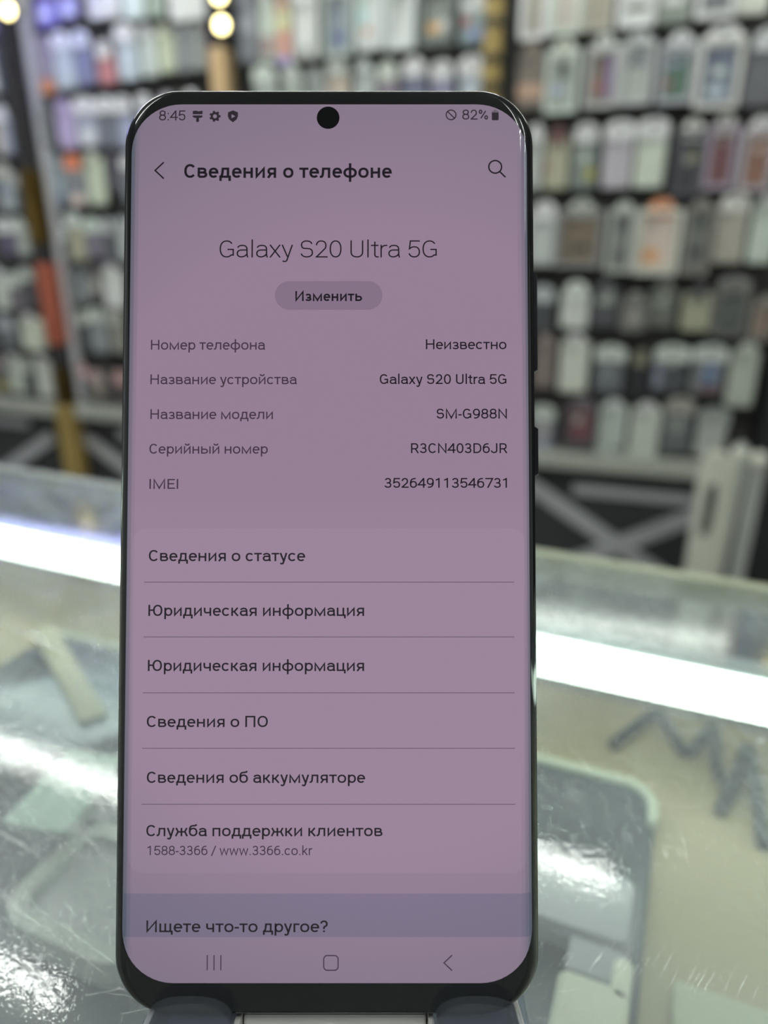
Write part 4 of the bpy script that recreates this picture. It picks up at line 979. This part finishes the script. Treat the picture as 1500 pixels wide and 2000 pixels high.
ink_polys('shield_icon', [[(-17.05, 77.32), (-16.15, 76.95), (-16.15, 76.2), (-16.4, 75.65), (-17.05, 75.15), (-17.7, 75.65), (-17.95, 76.2), (-17.95, 76.95)]], M_ink1)
ink_polys('play_mark', [[(-17.30, 76.62), (-16.62, 76.24), (-17.30, 75.86)]], M_scr, 0.036)
ink_polys('battery_icon', [[(29.32, 76.95), (30.54, 76.95), (30.54, 75.62), (30.40, 75.52), (29.46, 75.52), (29.32, 75.62)]], M_ink1)
ink_polys('battery_icon', [[(29.36, 77.22), (29.66, 77.22), (29.66, 77.42), (30.20, 77.42), (30.20, 77.22), (30.50, 77.22), (30.54, 76.98), (29.32, 76.98)]], M_soft)
# punch-hole camera
link_obj('front_camera', bm_mesh('front_camera', loft([[(r*math.cos(2*PI*k/40)/1000, (75.98*KS+r*math.sin(2*PI*k/40))/1000, z/1000) for k in range(40)] for r, z in ((2.07, 0.012), (2.07, 0.034), (1.2, 0.034))])), mat('camera_hole_black', (7, 7, 9), 0.1, 0.0, 0.15, spec=0.2), ph)

# ------------------------------------------------------------------ clear stand that holds the phone
M_acr = clear_mat('acrylic_clear', (0.86, 0.88, 0.92), 0.03, (0.8, 0.84, 0.9), 0.06)
M_acrw = mat('acrylic_white', (206, 204, 200), 0.35)
M_acrb = clear_mat('acrylic_smoky', (0.40, 0.44, 0.52), 0.30, (0.25, 0.27, 0.31), 0.10)
sd = empty('phone_stand', (-0.01019, 0.11701, 1.04247), (PI/2-LEAN, 0, 0))
tag(sd, 'clear acrylic phone stand with two rounded front lips, under the black smartphone', 'stand')
for uc in (-23.6, 26.4):
    hw = 7.9; top = -78.9; bot = -96.0
    out = [(uc-hw, bot), (uc+hw, bot)]+[(uc+hw*math.copysign(abs(math.cos(a))**0.75, math.cos(a)), top-5.4+5.4*math.sin(a)**0.8) for a in [math.radians(q) for q in range(0, 181, 10)]]
    rg = [[((uc+(x-uc)*s)/1000, y/1000, z/1000) for x, y in out] for z, s in ((0.7, 1.0), (2.6, 1.0), (3.0, 0.97))]
    lp = link_obj('front_lip', bm_mesh('front_lip', loft(rg)), M_acr, sd)
    link_obj('lip_ledge', box_me('lip_ledge', (uc-hw+1.1)/1000, (uc+hw-1.1)/1000, -0.0868, -0.0839, -0.0125, 0.0006, bevel=0.0003), M_acrb, lp)
    for sx in (-1, 1):
        link_obj('lip_edge', box_me('lip_edge', (uc+sx*hw-0.5)/1000, (uc+sx*hw+0.5)/1000, -0.0960, -0.0842, -0.0125, 0.0024, bevel=0.0002), M_acrw, lp)
link_obj('cross_rail', box_me('cross_rail', -0.0150, 0.0178, -0.0935, -0.0845, -0.0095, -0.0030, bevel=0.0006), M_acrw, sd)
link_obj('back_rest', slab_me('back_rest', 0.024, 0.034, 0.006, -0.0128, -0.0100, 0.0004), M_acr, sd, loc=(0.0, -0.053, 0))
link_obj('base_plate', box_me('base_plate', -0.034, 0.038, 0.0, 0.085, 0.0, 0.003, bevel=0.0008), M_acr, sd)
bp_ = [c for c in sd.children if c.name.startswith('base_plate')][0]
bpy.context.view_layer.update()
bp_.matrix_world = Matrix.Translation((-0.0100, 0.078, TOP+0.0004))
